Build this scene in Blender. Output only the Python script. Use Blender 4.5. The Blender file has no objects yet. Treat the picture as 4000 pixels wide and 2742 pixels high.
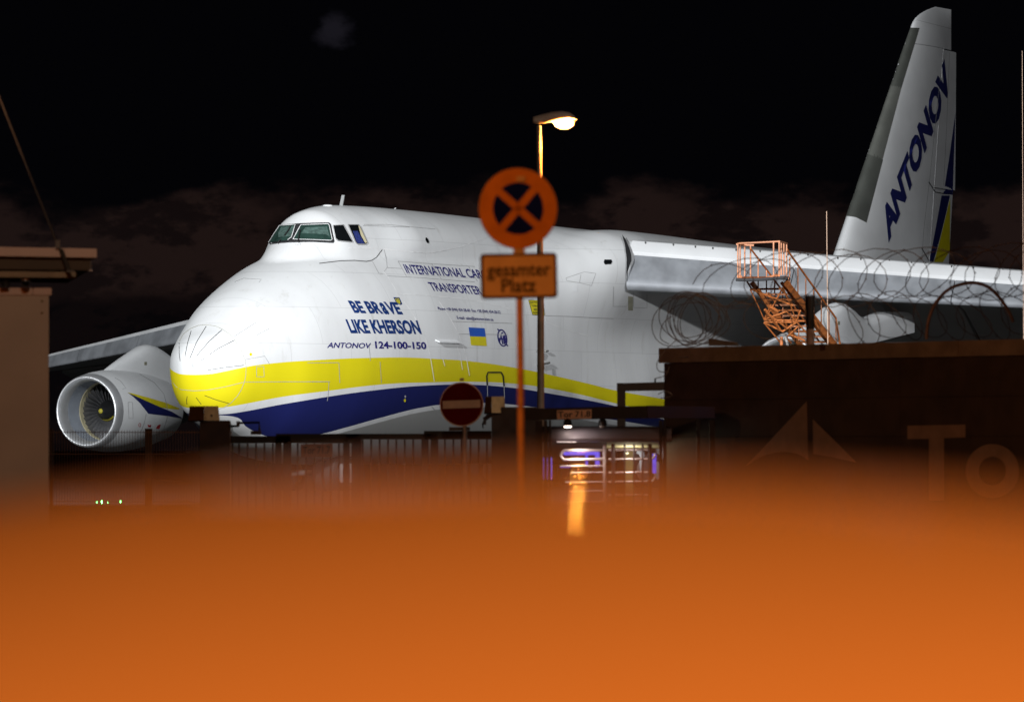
import bpy, bmesh, math, random
import numpy as np
from mathutils import Vector, Matrix
from mathutils.bvhtree import BVHTree
random.seed(7)
S = bpy.context.scene
COL = S.collection
R = math.radians

# ------------------------------------------------------------------ camera
KPX = 36/200/4000                       # radians per photo pixel of a 200 mm lens
EYE = 1.48
TILT = math.atan((1750-1371)*KPX)
cam_d = bpy.data.cameras.new('camera'); cam = bpy.data.objects.new('camera', cam_d); COL.objects.link(cam)
cam_d.sensor_width = 36; cam_d.lens = 200; cam_d.clip_start = .05; cam_d.clip_end = 6000
cam.location = (0, 0, EYE); cam.rotation_euler = (R(90)+TILT, 0, 0)
cam_d.dof.use_dof = True; cam_d.dof.focus_distance = 196; cam_d.dof.aperture_fstop = 4.0
S.camera = cam

# ------------------------------------------------------------------ world: night sky with town glow and torn clouds
W = bpy.data.worlds.new('World'); S.world = W; W.use_nodes = True
nt = W.node_tree; nt.nodes.clear()
def N(t, kind, **kw):
    n = t.nodes.new(kind)
    for k, v in kw.items(): setattr(n, k, v)
    return n
def mathn(t, op, a, b=None, c=None, clamp=False):
    n = t.nodes.new('ShaderNodeMath'); n.operation = op; n.use_clamp = clamp
    for i, v in enumerate((a, b, c)):
        if v is None: continue
        if isinstance(v, (int, float)): n.inputs[i].default_value = v
        else: t.links.new(v, n.inputs[i])
    return n.outputs[0]
def smooth(t, x, lo, hi):
    n = t.nodes.new('ShaderNodeMapRange'); n.interpolation_type = 'SMOOTHSTEP'
    t.links.new(x, n.inputs['Value']); n.inputs['From Min'].default_value = lo; n.inputs['From Max'].default_value = hi
    return n.outputs['Result']
def mixc(t, f, a, b):
    n = t.nodes.new('ShaderNodeMix'); n.data_type = 'RGBA'
    for s, v in ((n.inputs['Factor'], f), (n.inputs['A'], a), (n.inputs['B'], b)):
        if isinstance(v, (tuple, list)): s.default_value = (*v[:3], 1)
        elif isinstance(v, (int, float)): s.default_value = v
        else: t.links.new(v, s)
    return n.outputs['Result']
tc = N(nt, 'ShaderNodeTexCoord')
sx = N(nt, 'ShaderNodeSeparateXYZ'); nt.links.new(tc.outputs['Generated'], sx.inputs[0])
mp = N(nt, 'ShaderNodeMapping'); mp.inputs['Scale'].default_value = (48, 48, 92); mp.inputs['Location'].default_value = (3.3, 0, 1.2)
nt.links.new(tc.outputs['Generated'], mp.inputs[0])
n1 = N(nt, 'ShaderNodeTexNoise'); n1.inputs['Scale'].default_value = 1; n1.inputs['Detail'].default_value = 7; n1.inputs['Roughness'].default_value = .55
nt.links.new(mp.outputs[0], n1.inputs['Vector'])
mp2 = N(nt, 'ShaderNodeMapping'); mp2.inputs['Scale'].default_value = (72, 72, 150); mp2.inputs['Location'].default_value = (7.7, 2, 4.5)
nt.links.new(tc.outputs['Generated'], mp2.inputs[0])
n2 = N(nt, 'ShaderNodeTexNoise'); n2.inputs['Scale'].default_value = 1; n2.inputs['Detail'].default_value = 6; n2.inputs['Roughness'].default_value = .6
nt.links.new(mp2.outputs[0], n2.inputs['Vector'])
el = sx.outputs['Z']
e1 = mathn(nt, 'ADD', el, mathn(nt, 'MULTIPLY', mathn(nt, 'SUBTRACT', n1.outputs['Fac'], .5), .022))
glow = mathn(nt, 'SUBTRACT', 1, smooth(nt, e1, .0405, .0455))
low = smooth(nt, mathn(nt, 'ADD', el, mathn(nt, 'MULTIPLY', mathn(nt, 'SUBTRACT', n2.outputs['Fac'], .5), .012)), .0245, .0285)
cl = mathn(nt, 'SUBTRACT', 1, smooth(nt, n2.outputs['Fac'], .47, .57))
g = mathn(nt, 'MULTIPLY', mathn(nt, 'MULTIPLY', glow, mathn(nt, 'ADD', mathn(nt, 'MULTIPLY', low, .75), .25)), mathn(nt, 'ADD', mathn(nt, 'MULTIPLY', cl, .6), .4))
skyc = mixc(nt, g, (.0009, .0009, .0014), (.0120, .0067, .0059))
wisp = smooth(nt, n1.outputs['Fac'], .69, .80)
skyc = mixc(nt, mathn(nt, 'MULTIPLY', wisp, .5), skyc, (.008, .007, .010))
vd = N(nt, 'ShaderNodeVectorMath', operation='DISTANCE'); nt.links.new(tc.outputs['Generated'], vd.inputs[0]); vd.inputs[1].default_value = (-.0312, .9968, .0733)
lone = smooth(nt, mathn(nt, 'ADD', vd.outputs['Value'], mathn(nt, 'MULTIPLY', mathn(nt, 'SUBTRACT', n2.outputs['Fac'], .5), .012)), .0042, .0008)
skyc = mixc(nt, lone, skyc, (.0085, .0078, .011))
bg = N(nt, 'ShaderNodeBackground'); nt.links.new(skyc, bg.inputs['Color']); bg.inputs['Strength'].default_value = 1
out = N(nt, 'ShaderNodeOutputWorld'); nt.links.new(bg.outputs[0], out.inputs[0])

# ------------------------------------------------------------------ apron floodlights, sodium street lamps, and added warm spots
def spot(name, loc, target, energy, color, cone, blend=.4, radius=.3):
    d = bpy.data.lights.new(name, 'SPOT'); d.energy = energy; d.color = color; d.spot_size = R(cone); d.spot_blend = blend; d.shadow_soft_size = radius
    o = bpy.data.objects.new(name, d); COL.objects.link(o); o.location = loc
    o.rotation_euler = (Vector(target)-Vector(loc)).to_track_quat('-Z', 'Y').to_euler(); return o
spot('apron_floodlight', (-78, 165, 22), (-15, 226, 6), 85000, (.95, .98, 1.0), 36, .5, .6)
SODIUM = (1, .235, .03)
spot('apron_floodlight', (-31, 116, 29), (0, 206, 7), 405000, (.95, .98, 1.0), 60, .5, .6)
spot('apron_floodlight', (21, 134, 19), (5, 209, 5), 88000, (.97, .98, 1.0), 70, .5, .6)
spot('sodium_lamp', (.1, -2.6, 2.95), (0, 2.6, 1.4), 2550, (1, .215, .022), 110, .6, .12)
spot('sodium_lamp', (-3.5, 33, 7.5), (-1, 43, 1), 2050, SODIUM, 88, .5, .12)
spot('added_warm_spot', (-4.6, 55.5, 5.0), (-5.8, 66, 3.0), 270, (1, .86, .68), 62, .9, .12)  # unseen spot added to brighten the gatehouse front
spot('added_warm_spot', (11, 74, 9), (-1.4, 94, 3.6), 1900, (1, .72, .50), 48, .6, .12)  # unseen spot added to light the lamp pole and pillar boxes
spot('added_warm_spot', (-8, 60, 7.5), (5.2, 80, 1.8), 1100, (1, .50, .27), 40, .6, .12)  # unseen spot added to lift the dark boundary wall
S.view_settings.view_transform = 'Standard'; S.view_settings.look = 'None'; S.view_settings.exposure = 0; S.view_settings.gamma = 1
S.cycles.use_denoising = True; S.cycles.max_bounces = 6; S.cycles.sample_clamp_indirect = 25

# ------------------------------------------------------------------ helpers
def P(x, y, d):
    """the point of the place that lies at photo pixel (x, y), d metres north of the camera"""
    a, u = (x-2000)*KPX, (1371-y)*KPX
    c, s = math.cos(TILT), math.sin(TILT)
    dy, dz = c-u*s, s+u*c
    k = d/dy
    return Vector((a*k, d, EYE+dz*k))
def px_m(d): return KPX*d
MAT = {}
def mat(name, col, rough=.6, metal=0, var=.12, scale=3, bump=0, emit=None, es=1, coat=0, spec=.5, detail=4):
    if name in MAT: return MAT[name]
    m = bpy.data.materials.new(name); m.use_nodes = True; t = m.node_tree; b = t.nodes['Principled BSDF']
    b.inputs['Roughness'].default_value = rough; b.inputs['Metallic'].default_value = metal; b.inputs['Specular IOR Level'].default_value = spec
    b.inputs['Coat Weight'].default_value = coat
    tcn = N(t, 'ShaderNodeTexCoord'); nz = N(t, 'ShaderNodeTexNoise'); nz.inputs['Scale'].default_value = scale; nz.inputs['Detail'].default_value = detail
    t.links.new(tcn.outputs['Object'], nz.inputs['Vector'])
    c = mixc(t, smooth(t, nz.outputs['Fac'], .3, .7), tuple(v*(1-var) for v in col), tuple(min(1, v*(1+var)) for v in col))
    t.links.new(c, b.inputs['Base Color'])
    r = mathn(t, 'ADD', mathn(t, 'MULTIPLY', mathn(t, 'SUBTRACT', nz.outputs['Fac'], .5), .25), rough, clamp=True)
    t.links.new(r, b.inputs['Roughness'])
    if bump:
        bn = N(t, 'ShaderNodeBump'); bn.inputs['Strength'].default_value = bump; bn.inputs['Distance'].default_value = .02
        t.links.new(nz.outputs['Fac'], bn.inputs['Height']); t.links.new(bn.outputs[0], b.inputs['Normal'])
    if emit:
        b.inputs['Emission Color'].default_value = (*emit, 1); b.inputs['Emission Strength'].default_value = es
    MAT[name] = m; return m
BASE = {}                                # object name -> world matrix of its thing
def tag(o, label=None, cat=None, group=None, kind=None):
    for k, v in (('label', label), ('category', cat), ('group', group), ('kind', kind)):
        if v: o[k] = v
    return o
def thing(name, loc, label, cat, group=None, rz=0):
    o = bpy.data.objects.new(name, None); COL.objects.link(o); o.location = loc; o.rotation_euler = (0, 0, rz); o.empty_display_size = .2
    BASE[o.name] = Matrix.Translation(Vector(loc)) @ Matrix.Rotation(rz, 4, 'Z')
    return tag(o, label, cat, group)
class MB:
    """collects shapes in world space; build() links them as ONE mesh object"""
    def __init__(s): s.v = []; s.f = []
    def add(s, vs, fs):
        n = len(s.v); s.v += [tuple(v) for v in vs]; s.f += [tuple(i+n for i in f) for f in fs]; return s
    def box(s, c, size, rz=0, taper=1):
        c = Vector(c); x, y, z = (v/2 for v in size); M = Matrix.Rotation(rz, 3, 'Z')
        vs = [c+M @ Vector((i*x*(taper if k > 0 else 1), j*y*(taper if k > 0 else 1), k*z)) for k in (-1, 1) for j in (-1, 1) for i in (-1, 1)]
        return s.add(vs, [(0, 2, 3, 1), (4, 5, 7, 6), (0, 1, 5, 4), (2, 6, 7, 3), (0, 4, 6, 2), (1, 3, 7, 5)])
    def quad_prism(s, pts, depth):
        """a polygon given as world points, thickened along its depth vector"""
        pts = [Vector(p) for p in pts]; n = len(pts); d = Vector(depth)
        return s.add(pts+[p+d for p in pts], [tuple(range(n)), tuple(range(2*n-1, n-1, -1))]+[(i, i+n, (i+1) % n+n, (i+1) % n) for i in range(n)])
    def tube(s, pts, r, n=8, closed=False, cap=True):
        pts = [Vector(p) for p in pts]; m = len(pts); rs = r if isinstance(r, (list, tuple)) else [r]*m
        vs = []; up = None
        for i, p in enumerate(pts):
            a = pts[(i-1) % m] if (closed or i > 0) else p; b = pts[(i+1) % m] if (closed or i < m-1) else p
            t = (b-a).normalized()
            if up is None: up = Vector((0, 0, 1)) if abs(t.z) < .9 else Vector((1, 0, 0))
            e = t.cross(up).normalized(); up = e.cross(t).normalized()
            vs += [p+(e*math.cos(2*math.pi*k/n)+up*math.sin(2*math.pi*k/n))*rs[i] for k in range(n)]
        fs = []
        for i in range(m if closed else m-1):
            j = (i+1) % m
            fs += [(i*n+k, i*n+(k+1) % n, j*n+(k+1) % n, j*n+k) for k in range(n)]
        if cap and not closed: fs += [tuple(range(n-1, -1, -1)), tuple((m-1)*n+k for k in range(n))]
        return s.add(vs, fs)
    def lathe(s, prof, o, ax, n=48, cap=False):
        """prof: (distance along axis, radius)"""
        o = Vector(o); ax = Vector(ax).normalized(); e = ax.orthogonal().normalized(); u = ax.cross(e)
        vs = [o+ax*x+(e*math.cos(2*math.pi*k/n)+u*math.sin(2*math.pi*k/n))*r for x, r in prof for k in range(n)]
        fs = [(i*n+k, i*n+(k+1) % n, (i+1)*n+(k+1) % n, (i+1)*n+k) for i in range(len(prof)-1) for k in range(n)]
        if cap: fs += [tuple(range(n-1, -1, -1)), tuple((len(prof)-1)*n+k for k in range(n))]
        return s.add(vs, fs)
    def loft(s, rings, closed=True, cap=True):
        n = len(rings[0]); vs = [p for r in rings for p in r]
        fs = [(i*n+k, i*n+(k+1) % n, (i+1)*n+(k+1) % n, (i+1)*n+k) for i in range(len(rings)-1) for k in range(n if closed else n-1)]
        if cap: fs += [tuple(range(n-1, -1, -1)), tuple((len(rings)-1)*n+k for k in range(n))]
        return s.add(vs, fs)
    def build(s, name, m, parent=None, smooth=False, bevel=0, fix=True, base=None, sharp=40):
        me = bpy.data.meshes.new(name); o = bpy.data.objects.new(name, me); COL.objects.link(o)
        if parent is not None:
            o.parent = parent; B = BASE[parent.name]
        else:
            B = Matrix.Translation(Vector(base) if base is not None else Vector(s.v[0])); o.matrix_world = B
        BASE[o.name] = B
        I = B.inverted()
        me.from_pydata([I @ Vector(v) for v in s.v], [], s.f)
        if fix or bevel:
            bm = bmesh.new(); bm.from_mesh(me)
            if fix: bmesh.ops.recalc_face_normals(bm, faces=bm.faces)
            if bevel:
                es = [e for e in bm.edges if len(e.link_faces) == 2 and e.calc_face_angle(0) > .5]
                bmesh.ops.bevel(bm, geom=es, offset=bevel, segments=2, affect='EDGES', clamp_overlap=True)
            bm.to_mesh(me); bm.free()
        if smooth:
            me.shade_smooth()
            if smooth == 2: me.set_sharp_from_angle(angle=R(sharp))
        if m: me.materials.append(m)
        return o
def copy_of(o, parent=None):
    c = o.copy(); COL.objects.link(c)
    if parent is not None: c.parent = parent
    BASE[c.name] = BASE.get(o.name, Matrix())
    return c

# ---- lettering and flat paint laid on real surfaces
def glyphs(body, bold=.0, shear=0, spacing=1.0):
    cu = bpy.data.curves.new('text', 'FONT'); cu.body = body; cu.offset = bold; cu.shear = shear; cu.resolution_u = 3; cu.space_character = spacing
    o = bpy.data.objects.new('text', cu); COL.objects.link(o); bpy.context.view_layer.update()
    me = bpy.data.meshes.new_from_object(o); COL.objects.unlink(o); bpy.data.objects.remove(o); bpy.data.curves.remove(cu)
    v = [(p.co.x, p.co.y) for p in me.vertices]; f = [tuple(p.vertices) for p in me.polygons]; bpy.data.meshes.remove(me)
    return v, f
_h = glyphs('H')[0]; CAPH = max(p[1] for p in _h)
def refine(v2, faces, maxlen):
    bm = bmesh.new(); vs = [bm.verts.new((x, y, 0)) for x, y in v2]
    for f in faces:
        try: bm.faces.new([vs[i] for i in f])
        except ValueError: pass
    bmesh.ops.triangulate(bm, faces=bm.faces)
    for _ in range(6):
        es = [e for e in bm.edges if e.calc_length() > maxlen]
        if not es: break
        bmesh.ops.subdivide_edges(bm, edges=es, cuts=1)
        bmesh.ops.triangulate(bm, faces=[f for f in bm.faces if len(f.verts) > 3])
    bm.verts.index_update()
    r = [(p.co.x, p.co.y) for p in bm.verts], [tuple(q.index for q in f.verts) for f in bm.faces]; bm.free(); return r
def bil(q, u, v):                        # q: top-left, top-right, bottom-right, bottom-left
    tl, tr, br, bl = q
    return tuple((1-u)*(v*tl[i]+(1-v)*bl[i])+u*(v*tr[i]+(1-v)*br[i]) for i in range(len(tl)))
class Skin:
    """a surface one can lay paint on: finds where a sight line meets it"""
    def __init__(s, mb): s.t = BVHTree.FromPolygons([Vector(v) for v in mb.v], mb.f)
    def at(s, x, y, off=.012):
        o = Vector((0, 0, EYE)); d = (P(x, y, 100)-o).normalized()
        p, n, i, dist = s.t.ray_cast(o, d)
        if p is None:
            best = None
            for k in range(150, 260, 2):
                q = s.t.find_nearest(o+d*k)
                if best is None or q[3] < best[3]: best = q
            p, n = best[0], best[1]
        if n.dot(d) > 0: n = -n
        return p+n*off
    def text(s, body, q, name, m, parent, bold=.012, off=.012, maxlen=.25, parts=None, spacing=1.0):
        parts = parts or [(body, 1)]
        V, F, xo = [], [], 0
        for txt, ys, *gap in parts:
            v, f = glyphs(txt, bold, 0, spacing); n = len(V)
            x0 = min(p[0] for p in v); x1 = max(p[0] for p in v)
            V += [(p[0]-x0+xo, p[1]*ys) for p in v]; F += [tuple(i+n for i in g) for g in f]; xo += x1-x0+(gap[0] if gap else .07)
        V, F = refine(V, F, maxlen)
        x0 = min(p[0] for p in V); x1 = max(p[0] for p in V)
        b = MB(); b.add([s.at(*bil(q, (p[0]-x0)/(x1-x0), p[1]/CAPH), off) for p in V], F)
        return b.build(name, m, parent, smooth=True, fix=False)
    def poly(s, pts, name, m, parent, off=.01, maxlen=22):
        V, F = refine(pts, [tuple(range(len(pts)))], maxlen)
        b = MB(); b.add([s.at(x, y, off) for x, y in V], F)
        return b.build(name, m, parent, smooth=True, fix=False)
    def ribbons(s, lines, w, name, m, parent, off=.008):
        for pts in lines:
            fine = []; b = MB()
            for i in range(len(pts)-1):
                (xa, ya), (xb, yb) = pts[i], pts[i+1]; k = max(1, int(math.hypot(xb-xa, yb-ya)/14))
                fine += [(xa+(xb-xa)*t/k, ya+(yb-ya)*t/k) for t in range(k)]
            fine.append(pts[-1]); vs = []
            for i, (x, y) in enumerate(fine):
                xa, ya = fine[max(0, i-1)]; xb, yb = fine[min(len(fine)-1, i+1)]
                l = math.hypot(xb-xa, yb-ya) or 1; nx, ny = -(yb-ya)/l*w/2, (xb-xa)/l*w/2
                vs += [s.at(x+nx, y+ny, off), s.at(x-nx, y-ny, off)]
            b.add(vs, [(2*i, 2*i+1, 2*i+3, 2*i+2) for i in range(len(fine)-1)])
            o = b.build(name, m, parent, smooth=True, fix=False)
        return o
def flat_text(body, q, name, m, parent, bold=.01, normal=(0, -1, 0), off=.004, base=None):
    """lettering on a flat sign; q = four world corners (top-left, top-right, bottom-right, bottom-left)"""
    V, F = glyphs(body, bold); x0 = min(p[0] for p in V); x1 = max(p[0] for p in V); n = Vector(normal)*off
    b = MB(); b.add([Vector(bil(q, (p[0]-x0)/(x1-x0), p[1]/CAPH))+n for p in V], F)
    return b.build(name, m, parent, fix=False, base=base)
def smooth_line(pts, k=6):
    """Catmull-Rom through the points"""
    p = [Vector(q) for q in pts]; r = []
    for i in range(len(p)-1):
        a, b, c, d = p[max(0, i-1)], p[i], p[i+1], p[min(len(p)-1, i+2)]
        for j in range(k):
            t = j/k; r.append(.5*((2*b)+(c-a)*t+(2*a-5*b+4*c-d)*t*t+(3*b-a-3*c+d)*t**3))
    return r+[p[-1]]

# ------------------------------------------------------------------ materials
M_white = mat('aircraft_white', (.78, .79, .80), .38, var=.04, scale=.8)
M_grey = mat('aircraft_grey', (.42, .43, .43), .45, var=.08, scale=.8)
M_metal = mat('bare_metal', (.31, .325, .35), .5, metal=.38, var=.16, scale=1.3)
M_lip = mat('polished_lip', (.78, .79, .81), .42, metal=.7, var=.05, scale=2)
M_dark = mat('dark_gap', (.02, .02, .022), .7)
M_navy = mat('navy_paint', (.013, .017, .11), .4, var=.05)
M_text = mat('blue_lettering', (.008, .035, .17), .45, var=.05)
M_text2 = mat('violet_blue_lettering', (.015, .012, .16), .45, var=.05)
M_yel = mat('yellow_paint', (.72, .62, .012), .4, var=.05)
M_flagb = mat('flag_blue', (.02, .10, .50), .45, var=.05)
M_seam = mat('panel_seam', (.42, .42, .42), .6)
M_seamw = mat('raised_seam', (.85, .85, .85), .35)
M_black = mat('black_strip', (.02, .02, .02), .5)
M_inlet = mat('inlet_liner', (.30, .33, .38), .5, var=.06)
M_blade = mat('fan_titanium', (.10, .10, .105), .4, metal=.5, var=.1)
M_glass = mat('tinted_glass', (.025, .055, .045), .06, var=.3, scale=2, spec=.9)
M_glassd = mat('dark_glass', (.006, .007, .008), .08, spec=.7)
M_curtain = mat('blue_curtain', (.016, .03, .16), .8, var=.5, scale=14)
M_cream = mat('cream_trim', (.62, .56, .36), .6)
M_steel = mat('galvanised_steel', (.32, .31, .30), .45, metal=.5, var=.2, scale=6)
M_blk = mat('black_steel', (.008, .008, .0095), .5, var=.2, scale=5)
M_rubber = mat('tyre_rubber', (.02, .02, .02), .85)
M_orange = mat('orange_stair_paint', (.44, .135, .034), .55, var=.22, scale=5)
M_salmon = mat('salmon_rail_paint', (.50, .215, .11), .55, var=.2, scale=5)
M_wire = mat('rusty_razor_wire', (.14, .105, .085), .6, metal=.2, var=.4, scale=9)

# ------------------------------------------------------------------ ground
g = MB(); g.add([(-1500, -200, 0), (1500, -200, 0), (1500, 3000, 0), (-1500, 3000, 0)], [(0, 1, 2, 3)])
tag(g.build('ground', mat('asphalt', (.022, .0215, .021), .9, var=.25, scale=.6, bump=.3, spec=.05), base=(0, 0, 0)), 'dark asphalt of car park and apron', None, None, 'structure')
g = MB(); g.add([(-300, 112, .004), (300, 112, .004), (300, 420, .004), (-300, 420, .004)], [(0, 1, 2, 3)])
tag(g.build('apron', mat('apron_tarmac', (.03, .03, .029), .95, var=.15, scale=.3, spec=.03), base=(0, 112, .004)), 'dark tarmac apron under the aircraft', None, None, 'structure')

# ------------------------------------------------------------------ aircraft
TH = R(27); NX, NY = -10.64, 190.0
plane = thing('cargo_airplane', (NX, NY, 0), 'huge white four-engined cargo jet with yellow and navy stripes parked behind the gates', 'airplane', rz=R(90)-TH)
PM = BASE[plane.name]
def A(a, b, z): return PM @ Vector((a, -b, z))          # a aft of the nose, b towards the port wing, z above ground
LOW = np.array([[0, 4.22, 4.3, .04, 4.26], [.1, 3.693, 4.73, .497, 4.25], [.3, 3.155, 4.984, .86, 4.25], [.6, 2.74, 5.21, 1.199, 4.25], [1., 2.45, 5.452, 1.50, 4.25],
 [1.6, 2.15, 5.861, 1.79, 4.3], [2.5, 1.80, 6.444, 2.16, 4.35], [3.5, 1.417, 6.962, 2.58, 4.4], [5., 1.078, 7.612, 2.974, 4.5], [6.5, .941, 8.124, 3.287, 4.6], [8.5, .9, 8.52, 3.513, 4.7],
 [11, .9, 8.88, 3.661, 4.75], [14, .9, 8.98, 3.69, 4.75], [16.5, .9, 9.1, 3.7, 4.75], [20, .9, 9.3, 3.75, 4.75], [24, .9, 9.4, 3.75, 4.75], [34, .9, 9.1, 3.75, 4.75], [42, 1.2, 8.9, 3.7, 4.9], [52, 2.8, 8.8, 3.0, 5.7],
 [60, 4.6, 8.6, 2.0, 6.6], [66, 6.2, 8.3, .9, 7.3], [69, 7.2, 7.8, .2, 7.5]])
UPP = np.array([[5.6, .891, .891, 7.817], [6.2, 1.219, 1.264, 8.368], [7., 1.449, 1.636, 9.011], [8., 1.724, 1.925, 9.733], [9.6, 2.018, 2.082, 9.952], [12, 2.36, 1.55, 9.98], [16, 2.42, 1.52, 9.95],
 [27, 2.3, 2.1, 9.73], [45, 2.2, 2.0, 9.6], [60, 1.2, 1.2, 9.3], [69, .3, .3, 8.]])
def pchip(T, a):
    x = T[:, 0]; o = []
    for j in range(1, T.shape[1]):
        y = T[:, j]; h = np.diff(x); d = np.diff(y)/h; m = np.zeros_like(y); m[0], m[-1] = d[0], d[-1]
        for i in range(1, len(x)-1):
            if d[i-1]*d[i] > 0:
                w1, w2 = 2*h[i]+h[i-1], h[i]+2*h[i-1]; m[i] = (w1+w2)/(w1/d[i-1]+w2/d[i])
        k = np.clip(np.searchsorted(x, a)-1, 0, len(h)-1); t = (a-x[k])/h[k]
        o.append((2*t**3-3*t**2+1)*y[k]+(t**3-2*t**2+t)*h[k]*m[k]+(-2*t**3+3*t**2)*y[k+1]+(t**3-t**2)*h[k]*m[k+1])
    return np.array(o)
FAIR = np.array([[0, 0], [14.5, 0], [17.5, .10], [20, .5], [21.6, 1.1], [22.8, 1.65], [24, 2.05], [25.5, 2.2], [38, 2.0], [42, .8], [46, 0], [69, 0]])
SPON = np.array([[0, 0], [19, 0], [23, .25], [27, .55], [42, .55], [47, .1], [50, 0], [69, 0]])
def hull(a, phi, n=2.15):
    zb, zl, w, zc = [v[:, None] for v in pchip(LOW, a)]
    s = np.sin(phi)[None, :]; c = np.cos(phi)[None, :]
    h = np.where(c > 0, zl-zc, zc-zb)
    r = (np.abs(s/w)**n+np.abs(c/h)**n)**(-1/n)
    wu, hu, zt = [v[:, None] for v in pchip(UPP, np.maximum(a, UPP[0, 0]))]
    dz = zt-hu-zc; Aq = (s/wu)**2+(c/hu)**2; B = -2*c*dz/hu**2; C = (dz/hu)**2-1; D = B*B-4*Aq*C
    r2 = np.where((D > 0) & (a[:, None] > UPP[0, 0]), (-B+np.sqrt(np.maximum(D, 0)))/(2*Aq), 0)
    m = np.maximum(r, r2); d = np.abs(r-r2); r = m+np.where(d < .10, (.10-d)**2/.40, 0)
    f = pchip(FAIR, a)[0][:, None]; sp = pchip(SPON, a)[0][:, None]
    pd = np.degrees(np.where(phi > math.pi, 2*math.pi-phi, phi))[None, :]
    r = r+f*np.exp(-((pd-50)/np.where(pd < 50, 24, 15.5))**2)+sp*np.exp(-((pd-118)/22)**2)
    return r*s, zc+r*c
sta = np.concatenate([np.linspace(0, 1, 46)**2*2, np.linspace(2.06, 13, 130), np.linspace(13.2, 30, 100), np.linspace(30.5, 69, 60)])
phs = np.linspace(0, 2*np.pi, 200, endpoint=False)
hb, hz = hull(sta, phs)
fus = MB(); fus.loft([[A(sta[i], hb[i, j], hz[i, j]) for j in range(200)] for i in range(len(sta))])
SK = Skin(fus)
def stripe_curve(pts):
    r = []
    for x, y in pts:
        q = PM.inverted() @ SK.at(x, y, 0); r.append((q.x, q.z))
    r.sort(); o = []
    for a, z in r:
        if not o or a-o[-1][0] > .12: o.append((a, z))
    return o
Y_TOP = stripe_curve([(700, 1460), (738, 1466), (807, 1460), (958, 1434), (1039, 1422), (1284, 1404), (1500, 1397), (1600, 1397), (1701, 1402), (1826, 1410), (2002, 1435), (2153, 1465), (2304, 1500), (2404, 1525), (2610, 1562)])
Y_BOT = stripe_curve([(728, 1589), (790, 1595), (852, 1593), (949, 1579), (1103, 1550), (1278, 1527), (1500, 1501), (1700, 1493), (1850, 1491), (2002, 1498), (2103, 1510), (2253, 1538), (2404, 1575), (2600, 1625)])
B_TOP = stripe_curve([(871, 1618), (949, 1608), (1103, 1579), (1278, 1550), (1500, 1520), (1700, 1504), (1852, 1503), (2002, 1515), (2153, 1538), (2304, 1565), (2404, 1586), (2600, 1640)])
B_BOT = stripe_curve([(900, 1625), (960, 1665), (1010, 1692), (1080, 1712), (1160, 1714), (1258, 1694), (1375, 1663), (1500, 1628), (1651, 1591), (1760, 1577), (1880, 1573), (2002, 1580), (2150, 1600), (2400, 1640)])
m = bpy.data.materials.new('aircraft_livery'); m.use_nodes = True; t = m.node_tree; bs = t.nodes['Principled BSDF']
tcn = N(t, 'ShaderNodeTexCoord'); sp = N(t, 'ShaderNodeSeparateXYZ'); t.links.new(tcn.outputs['Object'], sp.inputs[0])
ax = mathn(t, 'DIVIDE', sp.outputs['X'], 45.0, clamp=True)
def fcurve(pts):
    n = N(t, 'ShaderNodeFloatCurve'); c = n.mapping.curves[0]
    pts = [(min(1, max(0, a/45)), z/12) for a, z in pts]
    if pts[0][0] > .001: pts = [(0, pts[0][1])]+pts
    if pts[-1][0] < .999: pts = pts+[(1, pts[-1][1]-(1-pts[-1][0])*.25)]
    c.points[0].location = pts[0]; c.points[1].location = pts[-1]
    for q in pts[1:-1]: c.points.new(*q)
    n.mapping.update(); t.links.new(ax, n.inputs['Value']); return mathn(t, 'MULTIPLY', n.outputs[0], 12.0)
def step(edge): return mathn(t, 'GREATER_THAN', sp.outputs['Z'], edge)      # 1 above the edge
yt, yb, bt, bb = (step(fcurve(c)) for c in (Y_TOP, Y_BOT, B_TOP, B_BOT))
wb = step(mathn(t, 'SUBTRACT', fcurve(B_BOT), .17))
nz = N(t, 'ShaderNodeTexNoise'); nz.inputs['Scale'].default_value = .55; nz.inputs['Detail'].default_value = 7
mpn = N(t, 'ShaderNodeMapping'); mpn.inputs['Scale'].default_value = (1, 1, .35); t.links.new(tcn.outputs['Object'], mpn.inputs[0]); t.links.new(mpn.outputs[0], nz.inputs['Vector'])
white = mixc(t, smooth(t, nz.outputs['Fac'], .35, .7), (.80, .81, .815), (.735, .74, .745))
ng = N(t, 'ShaderNodeTexNoise'); ng.inputs['Scale'].default_value = 2.6; ng.inputs['Detail'].default_value = 8; ng.inputs['Roughness'].default_value = .65
mg_ = N(t, 'ShaderNodeMapping'); mg_.inputs['Scale'].default_value = (1, 1, .10); t.links.new(tcn.outputs['Object'], mg_.inputs[0]); t.links.new(mg_.outputs[0], ng.inputs['Vector'])
white = mixc(t, mathn(t, 'MULTIPLY', smooth(t, ng.outputs['Fac'], .56, .74), .55), white, (.60, .595, .57))
bk = N(t, 'ShaderNodeTexBrick'); cxz = N(t, 'ShaderNodeCombineXYZ'); t.links.new(sp.outputs['X'], cxz.inputs[0]); t.links.new(sp.outputs['Z'], cxz.inputs[1]); t.links.new(cxz.outputs[0], bk.inputs['Vector'])
bk.inputs['Scale'].default_value = 1; bk.inputs['Brick Width'].default_value = 2.7; bk.inputs['Row Height'].default_value = 1.25; bk.inputs['Mortar Size'].default_value = .010; bk.inputs['Mortar Smooth'].default_value = .3
bk.inputs['Color1'].default_value = (1, 1, 1, 1); bk.inputs['Color2'].default_value = (.955, .958, .96, 1); bk.inputs['Mortar'].default_value = (.74, .74, .74, 1)
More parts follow.
